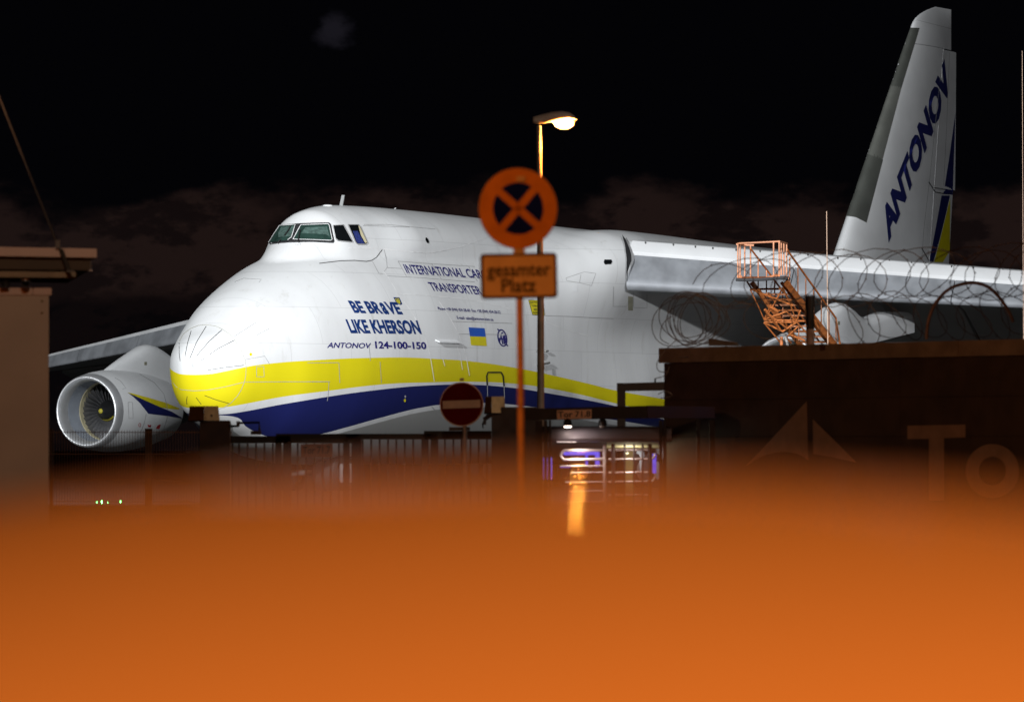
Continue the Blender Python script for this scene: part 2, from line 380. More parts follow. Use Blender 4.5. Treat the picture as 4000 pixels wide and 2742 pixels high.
ml = N(t, 'ShaderNodeMix', data_type='RGBA', blend_type='MULTIPLY'); ml.inputs['Factor'].default_value = .8; t.links.new(white, ml.inputs['A']); t.links.new(bk.outputs['Color'], ml.inputs['B']); white = ml.outputs['Result']
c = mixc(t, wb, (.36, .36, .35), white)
c = mixc(t, mathn(t, 'MULTIPLY', bb, mathn(t, 'SUBTRACT', 1, bt)), c, (.012, .016, .105))
c = mixc(t, mathn(t, 'MULTIPLY', yb, mathn(t, 'SUBTRACT', 1, yt)), c, (.74, .64, .01))
t.links.new(c, bs.inputs['Base Color']); bs.inputs['Roughness'].default_value = .36
wv = N(t, 'ShaderNodeTexWave'); wv.bands_direction = 'X'; wv.inputs['Scale'].default_value = .55; wv.inputs['Distortion'].default_value = 1.5; t.links.new(tcn.outputs['Object'], wv.inputs['Vector'])
bn = N(t, 'ShaderNodeBump'); bn.inputs['Strength'].default_value = .018; bn.inputs['Distance'].default_value = .05
t.links.new(mathn(t, 'ADD', wv.outputs['Fac'], nz.outputs['Fac']), bn.inputs['Height']); t.links.new(bn.outputs[0], bs.inputs['Normal'])
M_livery = m
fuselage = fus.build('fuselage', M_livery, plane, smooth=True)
def zz(pts, s, ox, oy): return [(ox+x/s, oy+y/s) for x, y in pts]
Z2 = lambda *p: zz(p, 1.593, 600, 700)          # helpers for points measured in enlarged parts of the photograph
ZC = lambda *p: zz(p, 3.32, 1000, 720)
ZT = lambda *p: zz(p, 2.905, 1200, 1000)
ZW = lambda *p: zz(p, 2.905, 2000, 820)
ZD = lambda *p: zz(p, 3.187, 1500, 1450)
ZF = lambda *p: zz(p, 1.4478, 3100, 0)
ZE = lambda *p: zz(p, 3.187, 200, 1350)
ZS = lambda *p: zz(p, 3.187, 2800, 900)
# windscreen
fr = SK.poly(ZC((150, 790), (240, 640), (325, 530), (565, 512), (750, 505), (940, 500), (970, 520), (1015, 745), (1000, 765), (720, 752), (440, 760), (300, 770)), 'windscreen_frame', mat('frame_black', (.03, .03, .032), .5), fuselage, off=.02)
for q in (((178, 765), (255, 640), (318, 548), (515, 537), (465, 700), (415, 738), (300, 750)), ((482, 728), (585, 542), (930, 527), (946, 547), (980, 725), (960, 738), (700, 730))):
    SK.poly(ZC(*q), 'windscreen_pane', M_glass, fuselage, off=.045)
SK.poly(ZC((300, 640), (340, 570), (505, 556), (460, 690), (300, 700)), 'sun_blind', mat('pale_blind', (.065, .115, .10), .7, var=.3, scale=9), fuselage, off=.052)
SK.poly(ZC((590, 650), (640, 575), (915, 560), (950, 690), (900, 660), (700, 655)), 'sun_blind', MAT['pale_blind'], fuselage, off=.052)
SK.ribbons([ZC((178, 765), (255, 640), (318, 548), (515, 537), (465, 700), (415, 738)), ZC((482, 728), (585, 542), (930, 527), (946, 547), (980, 725), (960, 738), (700, 732), (482, 728))], 2.2, 'windscreen_gasket', M_seamw, fuselage, off=.056)
SK.poly(ZC((1003, 545), (1060, 541), (1125, 540), (1240, 750), (1060, 730), (1038, 708)), 'side_window', M_glassd, fuselage, off=.03)
sw = SK.poly(ZC((1192, 535), (1320, 535), (1345, 560), (1435, 760), (1420, 778), (1310, 775), (1288, 752)), 'side_window', M_glassd, fuselage, off=.03)
SK.poly(ZC((1245, 615), (1310, 615), (1345, 680), (1400, 775), (1312, 774), (1292, 752)), 'curtain', M_curtain, fuselage, off=.04)
SK.poly(ZC((1318, 545), (1340, 562), (1430, 760), (1405, 768), (1350, 670)), 'window_reveal', M_cream, fuselage, off=.04)
SK.ribbons([ZC((995, 540), (1130, 532), (1250, 755), (1055, 738), (1030, 712), (995, 540)), ZC((1188, 530), (1322, 530), (1350, 558), (1440, 762), (1422, 783), (1306, 780), (1283, 754), (1188, 530))], 2.5, 'window_trim', M_seam, fuselage, off=.035)
SK.poly([(1667+6.5*math.cos(k*.524)+2*math.sin(k*.524), 940+11*math.sin(k*.524)+3*math.cos(k*.524)) for k in range(12)], 'porthole', M_glassd, fuselage, off=.02)
for q in (((548, 775), (560, 690), (582, 620)), ((290, 788), (335, 742)), ((385, 690), (440, 610), (465, 560))):
    b = MB(); b.tube([SK.at(x, y, .09) for x, y in ZC(*q)], .022, 6); b.build('wiper', M_black, fuselage)
SK.poly(ZC((512, 768), (578, 768), (568, 798), (518, 800)), 'wiper_mount', M_white, fuselage, off=.03)
# radome: joint ring, lightning strips
radome = [Z2((160, 1010), (185, 965), (230, 930), (280, 911), (330, 907), (385, 915), (430, 935), (470, 963), (505, 1000), (535, 1045), (555, 1090), (570, 1130), (575, 1170), (573, 1220), (565, 1260), (545, 1310), (520, 1350), (480, 1392), (440, 1418), (400, 1430)),
          Z2((110, 1250), (140, 1290), (170, 1308), (250, 1316), (330, 1312), (450, 1290), (570, 1260))]
SK.ribbons(radome, 1.9, 'radome_joint', mat('joint_line', (.46, .45, .38), .6), fuselage)
for q in (((160, 1018), (160, 1080), (166, 1132)), ((234, 945), (212, 1020), (197, 1100)), ((328, 915), (270, 1010), (226, 1115)), ((425, 938), (345, 1010), (267, 1100)), ((502, 1003), (400, 1055), (296, 1128)),
          ((563, 1157), (450, 1170), (336, 1188)), ((210, 1350), (206, 1375), (208, 1400)), ((265, 1358), (297, 1400)), ((318, 1345), (390, 1372), (470, 1395))):
    SK.ribbons([Z2(*q)], 2.0, 'lightning_strip', M_black, fuselage)
# panel joints
SK.ribbons([ZC((820, 1028), (1100, 995), (1280, 990), (1430, 1003), (1500, 990), (1560, 950), (1600, 895), (1635, 850))], 2.6, 'visor_joint', M_black, fuselage)
SK.ribbons([ZC((1660, 850), (1690, 980), (1700, 1080), (1660, 1135)), ZC((1510, 1005), (1590, 1155), (1640, 1165)), ZC((1400, 525), (1700, 525), (2324, 585)), ZT((905, 135), (1070, 145)), ZT((1030, 62), (1400, 90), (1900, 122)), ZT((905, 228), (1280, 248), (1900, 297)),
            ZT((1030, 62), (1130, 245)), ZT((1410, 90), (1520, 265)), ZT((1830, 122), (1930, 290)), ZT((1640, 742), (2000, 752), (2324, 765)), ZT((1715, 885), (2270, 892)), ZT((0, 1213), (358, 1210), (368, 1440)), ZT((0, 1425), (255, 1424)), Z2((572, 1262), (800, 1260), (1090, 1260), (1085, 1340), (1080, 1380)),
            Z2((570, 1122), (690, 1100), (720, 1150)), Z2((640, 970), (720, 930)), Z2((500, 980), (640, 890)), ZW((370, 1200), (640, 1208), (1150, 1235)), ZW((1150, 870), (1145, 1095), (1300, 1095)), ZW((1380, 930), (1378, 1108), (1530, 1112), (1530, 960)), ZW((610, 775), (820, 705), (950, 722), (900, 860), (765, 828), (620, 806), (610, 775)), ZW((780, 735), (765, 828)),
            Z2((640, 1165), (685, 1165), (687, 1230), (640, 1228), (640, 1165)), ZT((700, 1000), (715, 1190)), ZT((825, 1200), (840, 1440)), Z2((505, 640), (560, 618), (670, 625), (655, 645)), Z2((1300, 290), (1593, 300))], 1.8, 'panel_seam', M_seam, fuselage)
SK.ribbons([ZT((865, 182), (910, 230), (970, 330), (1030, 430)), ZT((1030, 435), (1250, 442), (1500, 462), (1750, 485), (2000, 525), (2200, 575), (2324, 610)), ZT((1100, 520), (1190, 640), (1300, 850), (1350, 960), (1390, 1110), (1440, 1420)),
            ZT((1490, 510), (1560, 610), (1640, 740), (1720, 890)), ZT((1715, 885), (1770, 1030), (1800, 1130), (1840, 1360)), ZT((1700, 1030), (1735, 1130), (1760, 1290)), ZT((1530, 1140), (1560, 1250)), ZW((350, 1090), (390, 1275), (600, 1355), (860, 1430)), ZC((1200, 825), (1650, 838), (1850, 862), (2200, 890), (2324, 882)), [(1700, 985), (1800, 965), (1905, 925)]], 2.6, 'raised_seam', M_seamw, fuselage)
# cargo vent ledge
b = MB(); q = ZT((1452, 962), (1690, 968), (1725, 1002), (1480, 998)); b.quad_prism([SK.at(*q[0], .0), SK.at(*q[1], .0), SK.at(q[1][0]+8, q[1][1]+9, .10), SK.at(q[0][0]+8, q[0][1]+9, .10)], (0, 0, .05)); b.build('vent_ledge', M_white, fuselage)
# lettering
SK.text('', ZT((460, 515), (1018, 533), (1083, 657), (530, 640)), 'slogan_lettering', M_text, fuselage, bold=.04, parts=[('BE', 1, .30), ('BR', 1, .03), ('a', 1.34, .0), ('VE', 1)])
SK.text('LIKE KHERSON', ZT((432, 728), (1250, 740), (1296, 878), (490, 868)), 'slogan_lettering', M_text, fuselage, bold=.04)
SK.text('ANTONOV', ZT((240, 983), (722, 990), (712, 1046), (222, 1040)), 'type_lettering', M_text2, fuselage, bold=.018)
SK.text('124-100-150', ZT((765, 972), (1342, 981), (1352, 1054), (772, 1045)), 'type_lettering', M_text2, fuselage, bold=.03)
SK.text('INTERNATIONAL CARGO', ZT((1082, 98), (2085, 172), (2125, 265), (1130, 198)), 'operator_lettering', M_text2, fuselage, bold=.014)
SK.text('TRANSPORTER', ZT((1362, 300), (1940, 348), (1990, 442), (1415, 393)), 'operator_lettering', M_text2, fuselage, bold=.014)
SK.text('Phone: +38 (044) 454-28-60  Fax: +38 (044) 454-28-52', ZT((1474, 580), (2185, 624), (2195, 655), (1488, 612)), 'contact_lettering', M_text2, fuselage, bold=.012)
SK.text('E-mail: sales@antonov.kiev.ua', ZT((1690, 682), (2103, 706), (2112, 737), (1702, 716)), 'contact_lettering', M_text2, fuselage, bold=.012)
SK.poly(ZT((1830, 810), (2010, 820), (2024, 917), (1845, 912)), 'flag_blue_band', M_flagb, fuselage)
SK.poly(ZT((1845, 912), (2024, 917), (2036, 1022), (1857, 1012)), 'flag_yellow_band', M_yel, fuselage)
def ell(cx, cy, rx, ry, sh, n=24, k=1): return [(cx+k*rx*math.cos(2*math.pi*i/n)+sh*k*math.sin(2*math.pi*i/n), cy+k*ry*math.sin(2*math.pi*i/n)) for i in range(n+1)]
SK.ribbons([ZT(*ell(2212, 930, 48, 92, 14)), ZT((2155, 828), (2180, 850), (2195, 842)), ZT((2275, 1022), (2255, 1000), (2240, 1015))], 5, 'emblem_ring', M_text2, fuselage)
SK.ribbons([ZT((2178, 985), (2196, 893), (2218, 1000)), ZT((2236, 900), (2250, 990)), ZT((2222, 905), (2236, 1000)), ZT((2160, 938), (2265, 946)), ZT((2200, 880), (2222, 868))], 5, 'emblem_device', M_text2, fuselage)
SK.poly(ZT((975, 470), (1043, 472), (1076, 545), (1058, 558), (1012, 538)), 'shield', M_text, fuselage)
SK.ribbons([ZT((995, 485), (1018, 530), (1052, 540), (1045, 520), (1030, 482)), ZT((1010, 480), (1046, 545)), ZT((1012, 512), (1042, 522))], 2.6, 'trident', M_yel, fuselage, off=.02)
nt_ = SK.poly(ZW((183, 1025), (340, 1031), (365, 1195), (228, 1190)), 'rescue_notice', M_yel, fuselage)
for txt, q in (('ДОСТУП В КА', ((195, 1040), (330, 1044), (337, 1066), (200, 1062))), ('ТОЛЬКО СТ', ((212, 1078), (335, 1082), (342, 1104), (218, 1100))), ('RESC', ((240, 1120), (300, 1122), (305, 1146), (246, 1144))), ('RIGHT S', ((232, 1156), (310, 1158), (316, 1180), (238, 1178)))):
    SK.text(txt, ZW(*q), 'notice_lettering', M_black, fuselage, bold=.01, off=.022)
SK.ribbons([ZW((183, 1025), (340, 1031), (365, 1195), (228, 1190), (183, 1025))], 1.6, 'notice_border', M_black, fuselage, off=.02)
# crew door outline, small fittings
SK.ribbons([ZD((1283, 175), (1276, 60), (1292, 14), (1455, 14), (1480, 60), (1492, 185))], 6, 'door_seal', M_black, fuselage, off=.012)
SK.ribbons([ZD((1283, 175), (1287, 340)), ZD((1492, 185), (1496, 340)), ZD((590, 440), (740, 590))], 3, 'door_trim', M_seam, fuselage, off=.012)
SK.poly(ZD(*[(257+13*math.cos(i*.7), 362+22*math.sin(i*.7)) for i in range(9)]), 'warning_dot', M_yel, fuselage)
SK.poly(Z2(*[(604+9*math.cos(i*.7), 1090+10*math.sin(i*.7)) for i in range(9)]), 'warning_dot', M_yel, fuselage)
SK.poly(ZD(*[(262+10*math.cos(i*.7), 314+16*math.sin(i*.7)) for i in range(9)]), 'static_port', M_seam, fuselage)
SK.poly(ZW((1045, 568), (1120, 566), (1132, 590), (1118, 616), (1050, 623), (1036, 598)), 'landing_light', M_glassd, fuselage, off=.03)
SK.poly(ZW((1315, 980), (1372, 985), (1370, 1142), (1316, 1140)), 'access_plate', mat('khaki_plate', (.33, .32, .24), .6), fuselage)
SK.poly(ZW((690, 842), (742, 846), (738, 932), (688, 930)), 'pale_patch', M_white, fuselage)
SK.poly([(2155, 1440), (2164, 1440), (2166, 1465), (2157, 1464)], 'intake_plate', M_grey, fuselage, off=.02)
for q in (((1995+95, 1372), (2104, 1369), (2100, 1392)), ((2124, 1372), (2134, 1371)), ((2095, 1425), (2140, 1416))):
    b = MB(); b.tube([SK.at(x, y, .07) for x, y in q], [.03, .04, .02][:len(q)], 6); b.build('probe', M_steel, fuselage)
# top antennas
def topz(a): bz = hull(np.array([a]), np.array([0.]))[1]; return float(bz[0, 0])
b = MB(); a0 = 10.25; z0 = topz(a0)-.05
b.loft([[A(a0+dx+sh, dy, z0+h) for dx, dy in ((-.28*k, 0), (0, .05), (.28*k, 0), (0, -.05))] for h, k, sh in ((0, .5, 0), (.42, .42, .16))]); b.build('blade_antenna', M_grey, fuselage)
b = MB(); b.lathe([(0, .19), (.06, .18), (.085, .12), (.09, .0)], A(9.1, .1, topz(9.1)-.06), (0, 0, 1), 20); b.build('antenna_dome', M_white, fuselage, smooth=True)
b = MB(); b.tube([A(14.1, 0, topz(14.1)-.05), A(14.3, 0, topz(14.1)+.06)], [.03, .02], 6); b.build('stub_antenna', M_white, fuselage)

# ---- wings
def foil(c, tk):
    lo = [(.04, -.58), (.25, -.95*tk/1.7), (.12*c, -tk), (.35*c, -tk*1.08), (.7*c, -tk*1.1), (c, -.98*tk)]
    up = [(c, -.9*tk), (.8*c, -.4*tk), (.5*c, -.05), (.25*c, 0), (1.1, -.005), (.42, -.035), (.34, -.06), (.02, -.44)]
    return lo+up
def wing(side, zt, wh, hs, b0, bmax=36.5):
    w = MB(); rings = []
    for b in np.concatenate([[1.5, 3.5], np.linspace(b0, bmax, 16)]):
        a = 23.7+max(b-4.5, 0)*.70+(.9 if b < 4 else 0); c = 12.6-(b-4.5)*.285; tk = max(.35, 1.75-.042*(b-4.5)); z = zt(b) if b > 4 else zt(4.5)-.25
        rings.append([A(a+u, side*b, z+h*(1 if b < 30 else .8)) for u, h in foil(c, tk)])
    w.loft(rings); wo = w.build('wing', M_white, plane, smooth=2, sharp=35)
    segs = np.linspace(b0+.12, 34.5, 7)
    for i in range(6):
        s = MB(); rr = []
        for b in np.linspace(segs[i]+.015, segs[i+1]-.015, 5):
            a = 23.7+(b-4.5)*.70; H = hs(b); z = zt(b)-wh(b)
            prof = [(.08, 0), (-.02, -.18), (-.12, -.36), (-.23, -.55), (-.31, -.68), (-.355, -.79), (-.36, -.88), (-.325, -.95), (-.26, -.99), (-.18, -1.), (-.05, -.97), (.03, -.93), (-.04, -.80), (-.02, -.5), (.06, -.03)]
            rr.append([A(a+u*H, side*b, z+h*H) for u, h in prof])
        s.loft(rr); s.build('slat', M_metal, wo, smooth=2, sharp=50)
    for b1, b2, dr in ((5.6, 11.5, .62), (11.6, 19.6, .60), (19.7, 27.5, .5), (27.6, 35, .30)):                # lowered flaps
        s = MB(); rr = []
        for b in np.linspace(b1, b2, 4):
            a = 23.7+(b-4.5)*.70+(12.6-(b-4.5)*.285)*.93; tk = max(.35, 1.75-.042*(b-4.5)); z = zt(b)-.95*tk; c = 3.1-.06*b
            rr.append([A(a+u*c, side*b, z+h*c) for u, h in ((0, .02), (.08, .07), (.3, 0), (1, -dr), (.98, -dr-.04), (.3, -.16), (.05, -.08))])
        s.loft(rr); s.build('flap', M_grey, wo, smooth=2, sharp=50)
    for b in (8.5, 16.4, 24.5):                                            # flap track fairings
        a = 23.7+(b-4.5)*.70+(12.6-(b-4.5)*.285)*.55; z = zt(b)-1.5+.02*b; s = MB(); L = 6.5
        s.loft([[A(a+u*L, side*b+.28*k*math.cos(q), z-.55*u*1.6+.62*k*math.sin(q)) for q in np.linspace(0, 2*math.pi, 14, endpoint=False)] for u, k in ((0, .05), (.08, .5), (.25, .95), (.5, 1), (.8, .8), (.95, .4), (1, .05))])
        s.build('flap_fairing', M_white, wo, smooth=True)
    return w, wo
wp, wpo = wing(1, lambda b: 9.17-.0885*(b-4.5), lambda b: .43+.006*(b-4.5), lambda b: max(.4, 1.47-.045*(b-4.5)), 4.62)
ws, wso = wing(-1, lambda b: 8.42-.1025*(b-4.5), lambda b: max(.12, .34-.006*(b-4.5)), lambda b: max(.35, 1.12-.022*(b-4.5)), 4.62)
both = MB(); both.add(fus.v, fus.f); both.add(wp.v, wp.f)
Skin(both).poly([(2424, 930), (2436, 946), (2449, 978), (2455, 1000), (2455, 1022), (2446, 1042), (2440, 1060), (2438, 1110), (2435, 1060), (2437, 1010), (2433, 968)], 'slat_gap', M_dark, fuselage, off=.15, maxlen=12)
SWP = Skin(wp)
for i in range(16):
    b = MB()
    x = 2530+i*92+random.uniform(-25, 25); y = 942+(x-2430)*.0735+random.uniform(0, 6); q = SWP.at(x, y, .01); b.box(q, (.05, .03, .09)); b.build('slat_bracket', M_black, wpo)

# ---- engines (built once in their own frame: x aft from the inlet lip)
def make_engine():
    e = MB()
    e.lathe([(.42, 1.475), (.9, 1.56), (1.6, 1.62), (2.4, 1.62), (3.2, 1.57), (4.2, 1.46), (5.1, 1.30), (5.5, 1.22), (5.5, 1.12), (4.8, 1.15)], (0, 0, 0), (1, 0, 0), 72)
    eng = bpy.data.objects.new('engine', bpy.data.meshes.new('engine')); COL.objects.link(eng)
    eng.data.from_pydata(e.v, [], e.f); eng.data.shade_smooth(); eng.data.set_sharp_from_angle(angle=R(40)); eng.data.materials.append(M_white)
    BASE[eng.name] = Matrix()
    def sub(mb, name, m, sm=2):
        return mb.build(name, m, eng, smooth=sm)
    l = MB(); l.lathe([(.60, 1.185), (.35, 1.20), (.18, 1.225), (.07, 1.265), (.015, 1.30), (0, 1.335), (.02, 1.37), (.08, 1.405), (.2, 1.44), (.42, 1.476)], (0, 0, 0), (1, 0, 0), 96); sub(l, 'inlet_lip', M_lip, True)
    l = MB(); l.lathe([(.60, 1.186), (1.0, 1.17), (1.42, 1.165)], (0, 0, 0), (1, 0, 0), 72); sub(l, 'inlet_liner', M_inlet, True)
    l = MB(); l.lathe([(1.42, 1.166), (1.46, 1.15), (1.52, 1.165), (1.9, 1.165)], (0, 0, 0), (1, 0, 0), 72); sub(l, 'fan_case', M_cream, True)
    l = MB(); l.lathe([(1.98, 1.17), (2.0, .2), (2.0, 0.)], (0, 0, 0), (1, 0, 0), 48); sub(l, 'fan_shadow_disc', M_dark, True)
    l = MB(); l.lathe([(1.05, 0), (1.065, .05), (1.12, .095)], (0, 0, 0), (1, 0, 0), 32); sub(l, 'spinner_tip', mat('darker_yellow', (.34, .29, .02), .5, var=.2), True)  # tip and swirl use a darker tone of the yellow paint
    l = MB(); l.lathe([(1.12, .095), (1.35, .27), (1.62, .40), (1.8, .43)], (0, 0, 0), (1, 0, 0), 32); sub(l, 'spinner', mat('spinner_black', (.009, .009, .01), .4), True)
    l = MB(); l.add([(x-.012, (r+.008)*math.cos(q), (r+.008)*math.sin(q)) for q in np.linspace(-2.6, -.3, 20) for x, r in ((1.42+.1*abs(q+1.45)/1.2, .32+.05*abs(q+1.45)/1.2), (1.6, .394))], [(2*i, 2*i+1, 2*i+3, 2*i+2) for i in range(19)]); sub(l, 'spinner_swirl', MAT['darker_yellow'], True)
    l = MB(); l.lathe([(4.8, 1.12), (5.6, .85), (6.6, .75), (7.4, .55), (8.0, .1)], (0, 0, 0), (1, 0, 0), 40); sub(l, 'core_nozzle', M_blade, True)
    l = MB(); vs = []
    for r in np.linspace(.38, 1.15, 7):
        tw = R(28+34*(r-.38)/.77); ch = .20+.05*r
        for k, (u, th) in enumerate(((-.5, 0), (0, .018), (.5, 0), (0, -.006))):
            vs.append((1.72+u*ch*math.cos(tw), u*ch*math.sin(tw)+th, r))
    l.add(vs, [(4*i+k, 4*i+(k+1) % 4, 4*i+4+(k+1) % 4, 4*i+4+k) for i in range(6) for k in range(4)])
    b0 = l.build('fan_blade', M_blade, eng, smooth=2)
    for k in range(1, 33):
        c = copy_of(b0, eng); c.rotation_euler = (2*math.pi*k/33, 0, 0)
    p = MB()                                                                # pylon
    top = [(1.0, 1.45), (1.7, 1.72), (2.6, 2.03), (3.5, 2.32), (4.2, 2.55), (4.6, 2.62), (5.0, 2.60), (5.6, 2.42), (6.3, 2.15), (7.2, 2.05), (8.5, 2.3), (11, 2.3)]
    rings = []
    for x, z in top:
        hw = min(.42, .08+.16*(x-1.0)); zb = 1.2 if x < 5.3 else .95+.1*(x-5.3)
        rings.append([(x, hw*s, z+dz) for s, dz in ((0, .0), (.45, -.03), (.8, -.12), (1, -.32), (1, zb-z), (0, zb-z-.05), (-1, zb-z), (-1, -.32), (-.8, -.12), (-.45, -.03))])
    p.loft(rings); p.build('pylon', M_white, eng, smooth=2, sharp=60)
    b = MB(); b.box((3.3, -.36, 1.80), (.16, .04, .12)).box((3.9, -.41, 1.86), (.2, .04, .13)); b.build('pylon_plate', mat('khaki_plate', (.33, .32, .24), .6), eng)
    return eng
eng0 = make_engine()
def place_engine(e, a, b, z):
    e.parent = plane; e.location = (a, -b, z); e.rotation_euler = (0, R(-1.0), 0)
    M = PM @ Matrix.Translation((a, -b, z)) @ Matrix.Rotation(R(-1.0), 4, 'Y')
    return M
def copy_engine():
    e = copy_of(eng0, plane)
    for ch in list(eng0.children): copy_of(ch, e)
    return e
spots_e = ((27.0, -20.6, 2.92), (22.5, -11.5, 3.9), (22.5, 11.5, 4.12), (27.0, 20.6, 3.6))
kids = list(eng0.children); EM = None
engines = [eng0]+[copy_engine() for _ in range(3)]
for e, (a, b, z) in zip(engines, spots_e):
    Mx = place_engine(e, a, b, z)
    if EM is None: EM = Mx
cw = MB(); cw.lathe([(.42, 1.475), (.9, 1.56), (1.6, 1.62), (2.4, 1.62), (3.2, 1.57), (4.2, 1.46), (5.1, 1.30), (5.5, 1.22)], (0, 0, 0), (1, 0, 0), 72); cw.v = [tuple(EM @ Vector(v)) for v in cw.v]
SE = Skin(cw); BASE[eng0.name] = EM
SE.poly(ZE((945, 583), (1000, 592), (1200, 645), (1430, 712), (1595, 780), (1588, 795), (1450, 783), (1345, 765)), 'yellow_swoosh', M_yel, eng0, off=.006, maxlen=12)
SE.poly(ZE((945, 583), (1140, 670), (1335, 757), (1500, 822), (1645, 908), (1440, 873), (1205, 846), (1100, 712), (1010, 630)), 'navy_swoosh', M_navy, eng0, off=.009, maxlen=12)
M_red = mat('red_mark', (.45, .02, .03), .5)
SE.ribbons([ZE(*ell(1100, 986, 13, 22, 0, 12))], 1.8, 'engine_mark', M_red, eng0, off=.008)
SE.poly(ZE((1198, 978), (1220, 990), (1242, 985), (1232, 1012), (1205, 1010)), 'engine_mark', M_red, eng0, off=.008)
SE.poly(ZE((1300, 1030), (1325, 990), (1362, 978), (1345, 1036)), 'engine_mark', M_red, eng0, off=.008)
SE.ribbons([ZE((1100, 355), (1280, 460), (1400, 600), (1440, 760), (1440, 900), (1400, 1040)), ZE((1180, 850), (1160, 950), (1120, 1060)), ZE((955, 705), (1010, 705), (1018, 905), (965, 905), (955, 705)), ZE((790, 400), (860, 440), (930, 530), (885, 540))], 1.8, 'cowl_seam', M_seam, eng0)

# ---- tail fin
def fin_at(z):
    f = (z-9.0)/10.9
    le = 52.9+(61.6-52.9)*f
    if z > 19.75: le += ((z-19.75)/.85)**2.2*1.6
    return le
def fin_ring(z, u0, u1, te):
    le = fin_at(z); c = te-le; tkn = .115*c*(1 if z < 19.5 else max(.12, 1-((z-19.5)/1.15)**2)); cm = (66.0 if z < 18.85 else 65.75)-le
    us = u0+(u1-u0)*np.linspace(0, 1, 28)**2 if u0 == 0 else np.linspace(.7003*(66.0-le)/c, u1, 13)
    def th(u):
        if u0 > 0:
            h = .115*(66.0-le)*5*(.2969*math.sqrt(u0)-.126*u0-.3516*u0*u0+.2843*u0**3-.1036*u0**4); u2 = .7003*(66.0-le)/c; return h*(1-(u-u2)/(1-u2))+.008
        return tkn*5*(.2969*math.sqrt(u)-.126*u-.3516*u*u+.2843*u**3-.1036*u**4)/1.0
    return [A(le+u*c, th(u), z) for u in us]+[A(le+u*c, -th(u), z) for u in us[::-1][(1 if u1 == 1 else 0):(-1 if u0 == 0 else None)]]
finb = MB(); finb.loft([fin_ring(z, 0, .70 if z < 18.85 else 1, 66.0 if z < 18.85 else 65.75) for z in np.linspace(8.3, 18.84, 26)]); 
fin = finb.build('tail_fin', M_white, plane, smooth=2, sharp=50)
tipb = MB(); tipb.loft([fin_ring(z, 0, 1, 65.75) for z in (18.86, 19.3, 19.6, 19.8, 20.0, 20.2, 20.35, 20.45, 20.55, 20.6, 20.64)]); tip = tipb.build('fin_tip', M_white, fin, smooth=2, sharp=50)
rub = MB(); rub.loft([fin_ring(z, .705, 1, te) for z, te in ((12.75, 66.15), (14, 66.2), (16, 66.25), (18.8, 66.3))]); ru = rub.build('rudder', M_white, fin, smooth=2)
rlb = MB(); rlb.loft([fin_ring(z, .705, 1, te) for z, te in ((8.6, 65.3), (10, 65.5), (12.7, 65.9))]); rl = rlb.build('rudder', M_white, fin, smooth=2)
allfin = MB()
for q in (finb, tipb, rub, rlb): allfin.add(q.v, q.f)
SF = Skin(allfin)
M_lead = mat('grey_leading_edge', (.135, .14, .125), .55, var=.12, scale=.9)
M_lead2 = mat('dark_leading_edge', (.085, .09, .08), .55, var=.12, scale=.9)
SF.poly(ZF((662, 160), (710, 160), (607, 500), (545, 490)), 'leading_edge_panel', M_lead2, fin, off=.02, maxlen=7)
SF.poly(ZF((546, 482), (610, 488), (500, 905), (411, 870)), 'leading_edge_panel', M_lead, fin, off=.02, maxlen=7)
SF.poly(ZF((411, 872), (460, 875), (503, 905), (410, 1260), (350, 1230), (291, 1222)), 'leading_edge_panel', M_lead2, fin, off=.02, maxlen=7)
SF.text('ANTONOV', ZF((496, 1235), (855, 345), (892, 475), (533, 1365)), 'fin_lettering', M_navy, fin, bold=.055, off=.012)
SF.poly(ZF((913, 640), (897, 1103), (846, 1096), (880, 880)), 'navy_band', M_navy, ru, off=.02)
SF.poly(ZF((835, 1107), (882, 1107), (862, 1200), (825, 1350), (788, 1482), (766, 1476), (800, 1300)), 'navy_band', M_navy, rl, off=.02)
SF.poly(ZF((883, 1125), (881, 1420), (842, 1483), (793, 1483), (828, 1350), (865, 1200)), 'yellow_band', M_yel, rl, off=.02)
SF.ribbons([ZF((850, 265), (815, 560), (770, 1000), (735, 1300), (725, 1450)), ZF((675, 110), (890, 165)), ZF((880, 300), (865, 700), (845, 1090))], 1.6, 'panel_seam', M_seam, fin, off=.012)
SF.ribbons([ZF((762, 1030), (800, 1088), (850, 1097), (900, 1100)), ZF((723, 1405), (765, 1478))], 3.5, 'hinge_gap', M_dark, fin, off=.02)
# ---- tailplane and landing gear (mostly hidden behind gate and wing)
for s in (-1, 1):
    w = MB(); w.loft([[A(57+k*.62+u*c, s*k, 8.7+h*c) for u, h in ((0, 0), (.1, .045), (.4, .05), (1, 0), (.4, -.05), (.1, -.045))] for k, c in ((.5, 7.5), (11.5, 3))]); w.build('tailplane', M_white, plane, smooth=2)
def wheels(a, b, r=.62):
    w = MB(); w.lathe([(-.2, r*.55), (-.24, r*.8), (-.18, r), (.18, r), (.24, r*.8), (.2, r*.55)], A(a, b, r), A(0, 1, 0)-A(0, 0, 0), 24)
    g = w.build('wheel', M_rubber, plane, smooth=2)
    h = MB(); h.lathe([(-.21, 0), (-.2, r*.54), (.2, r*.54), (.21, 0)], A(a, b, r), A(0, 1, 0)-A(0, 0, 0), 20); h.build('hub', M_grey, g)
for a in (7.6, 8.2):
    for b in (-1.3, -.8, .8, 1.3): wheels(a if abs(b) > 1 else a+.05, b)
for k in range(5):
    for s in (-1, 1):
        wheels(28+k*1.75, s*3.6, .64); wheels(28+k*1.75, s*2.9, .64)
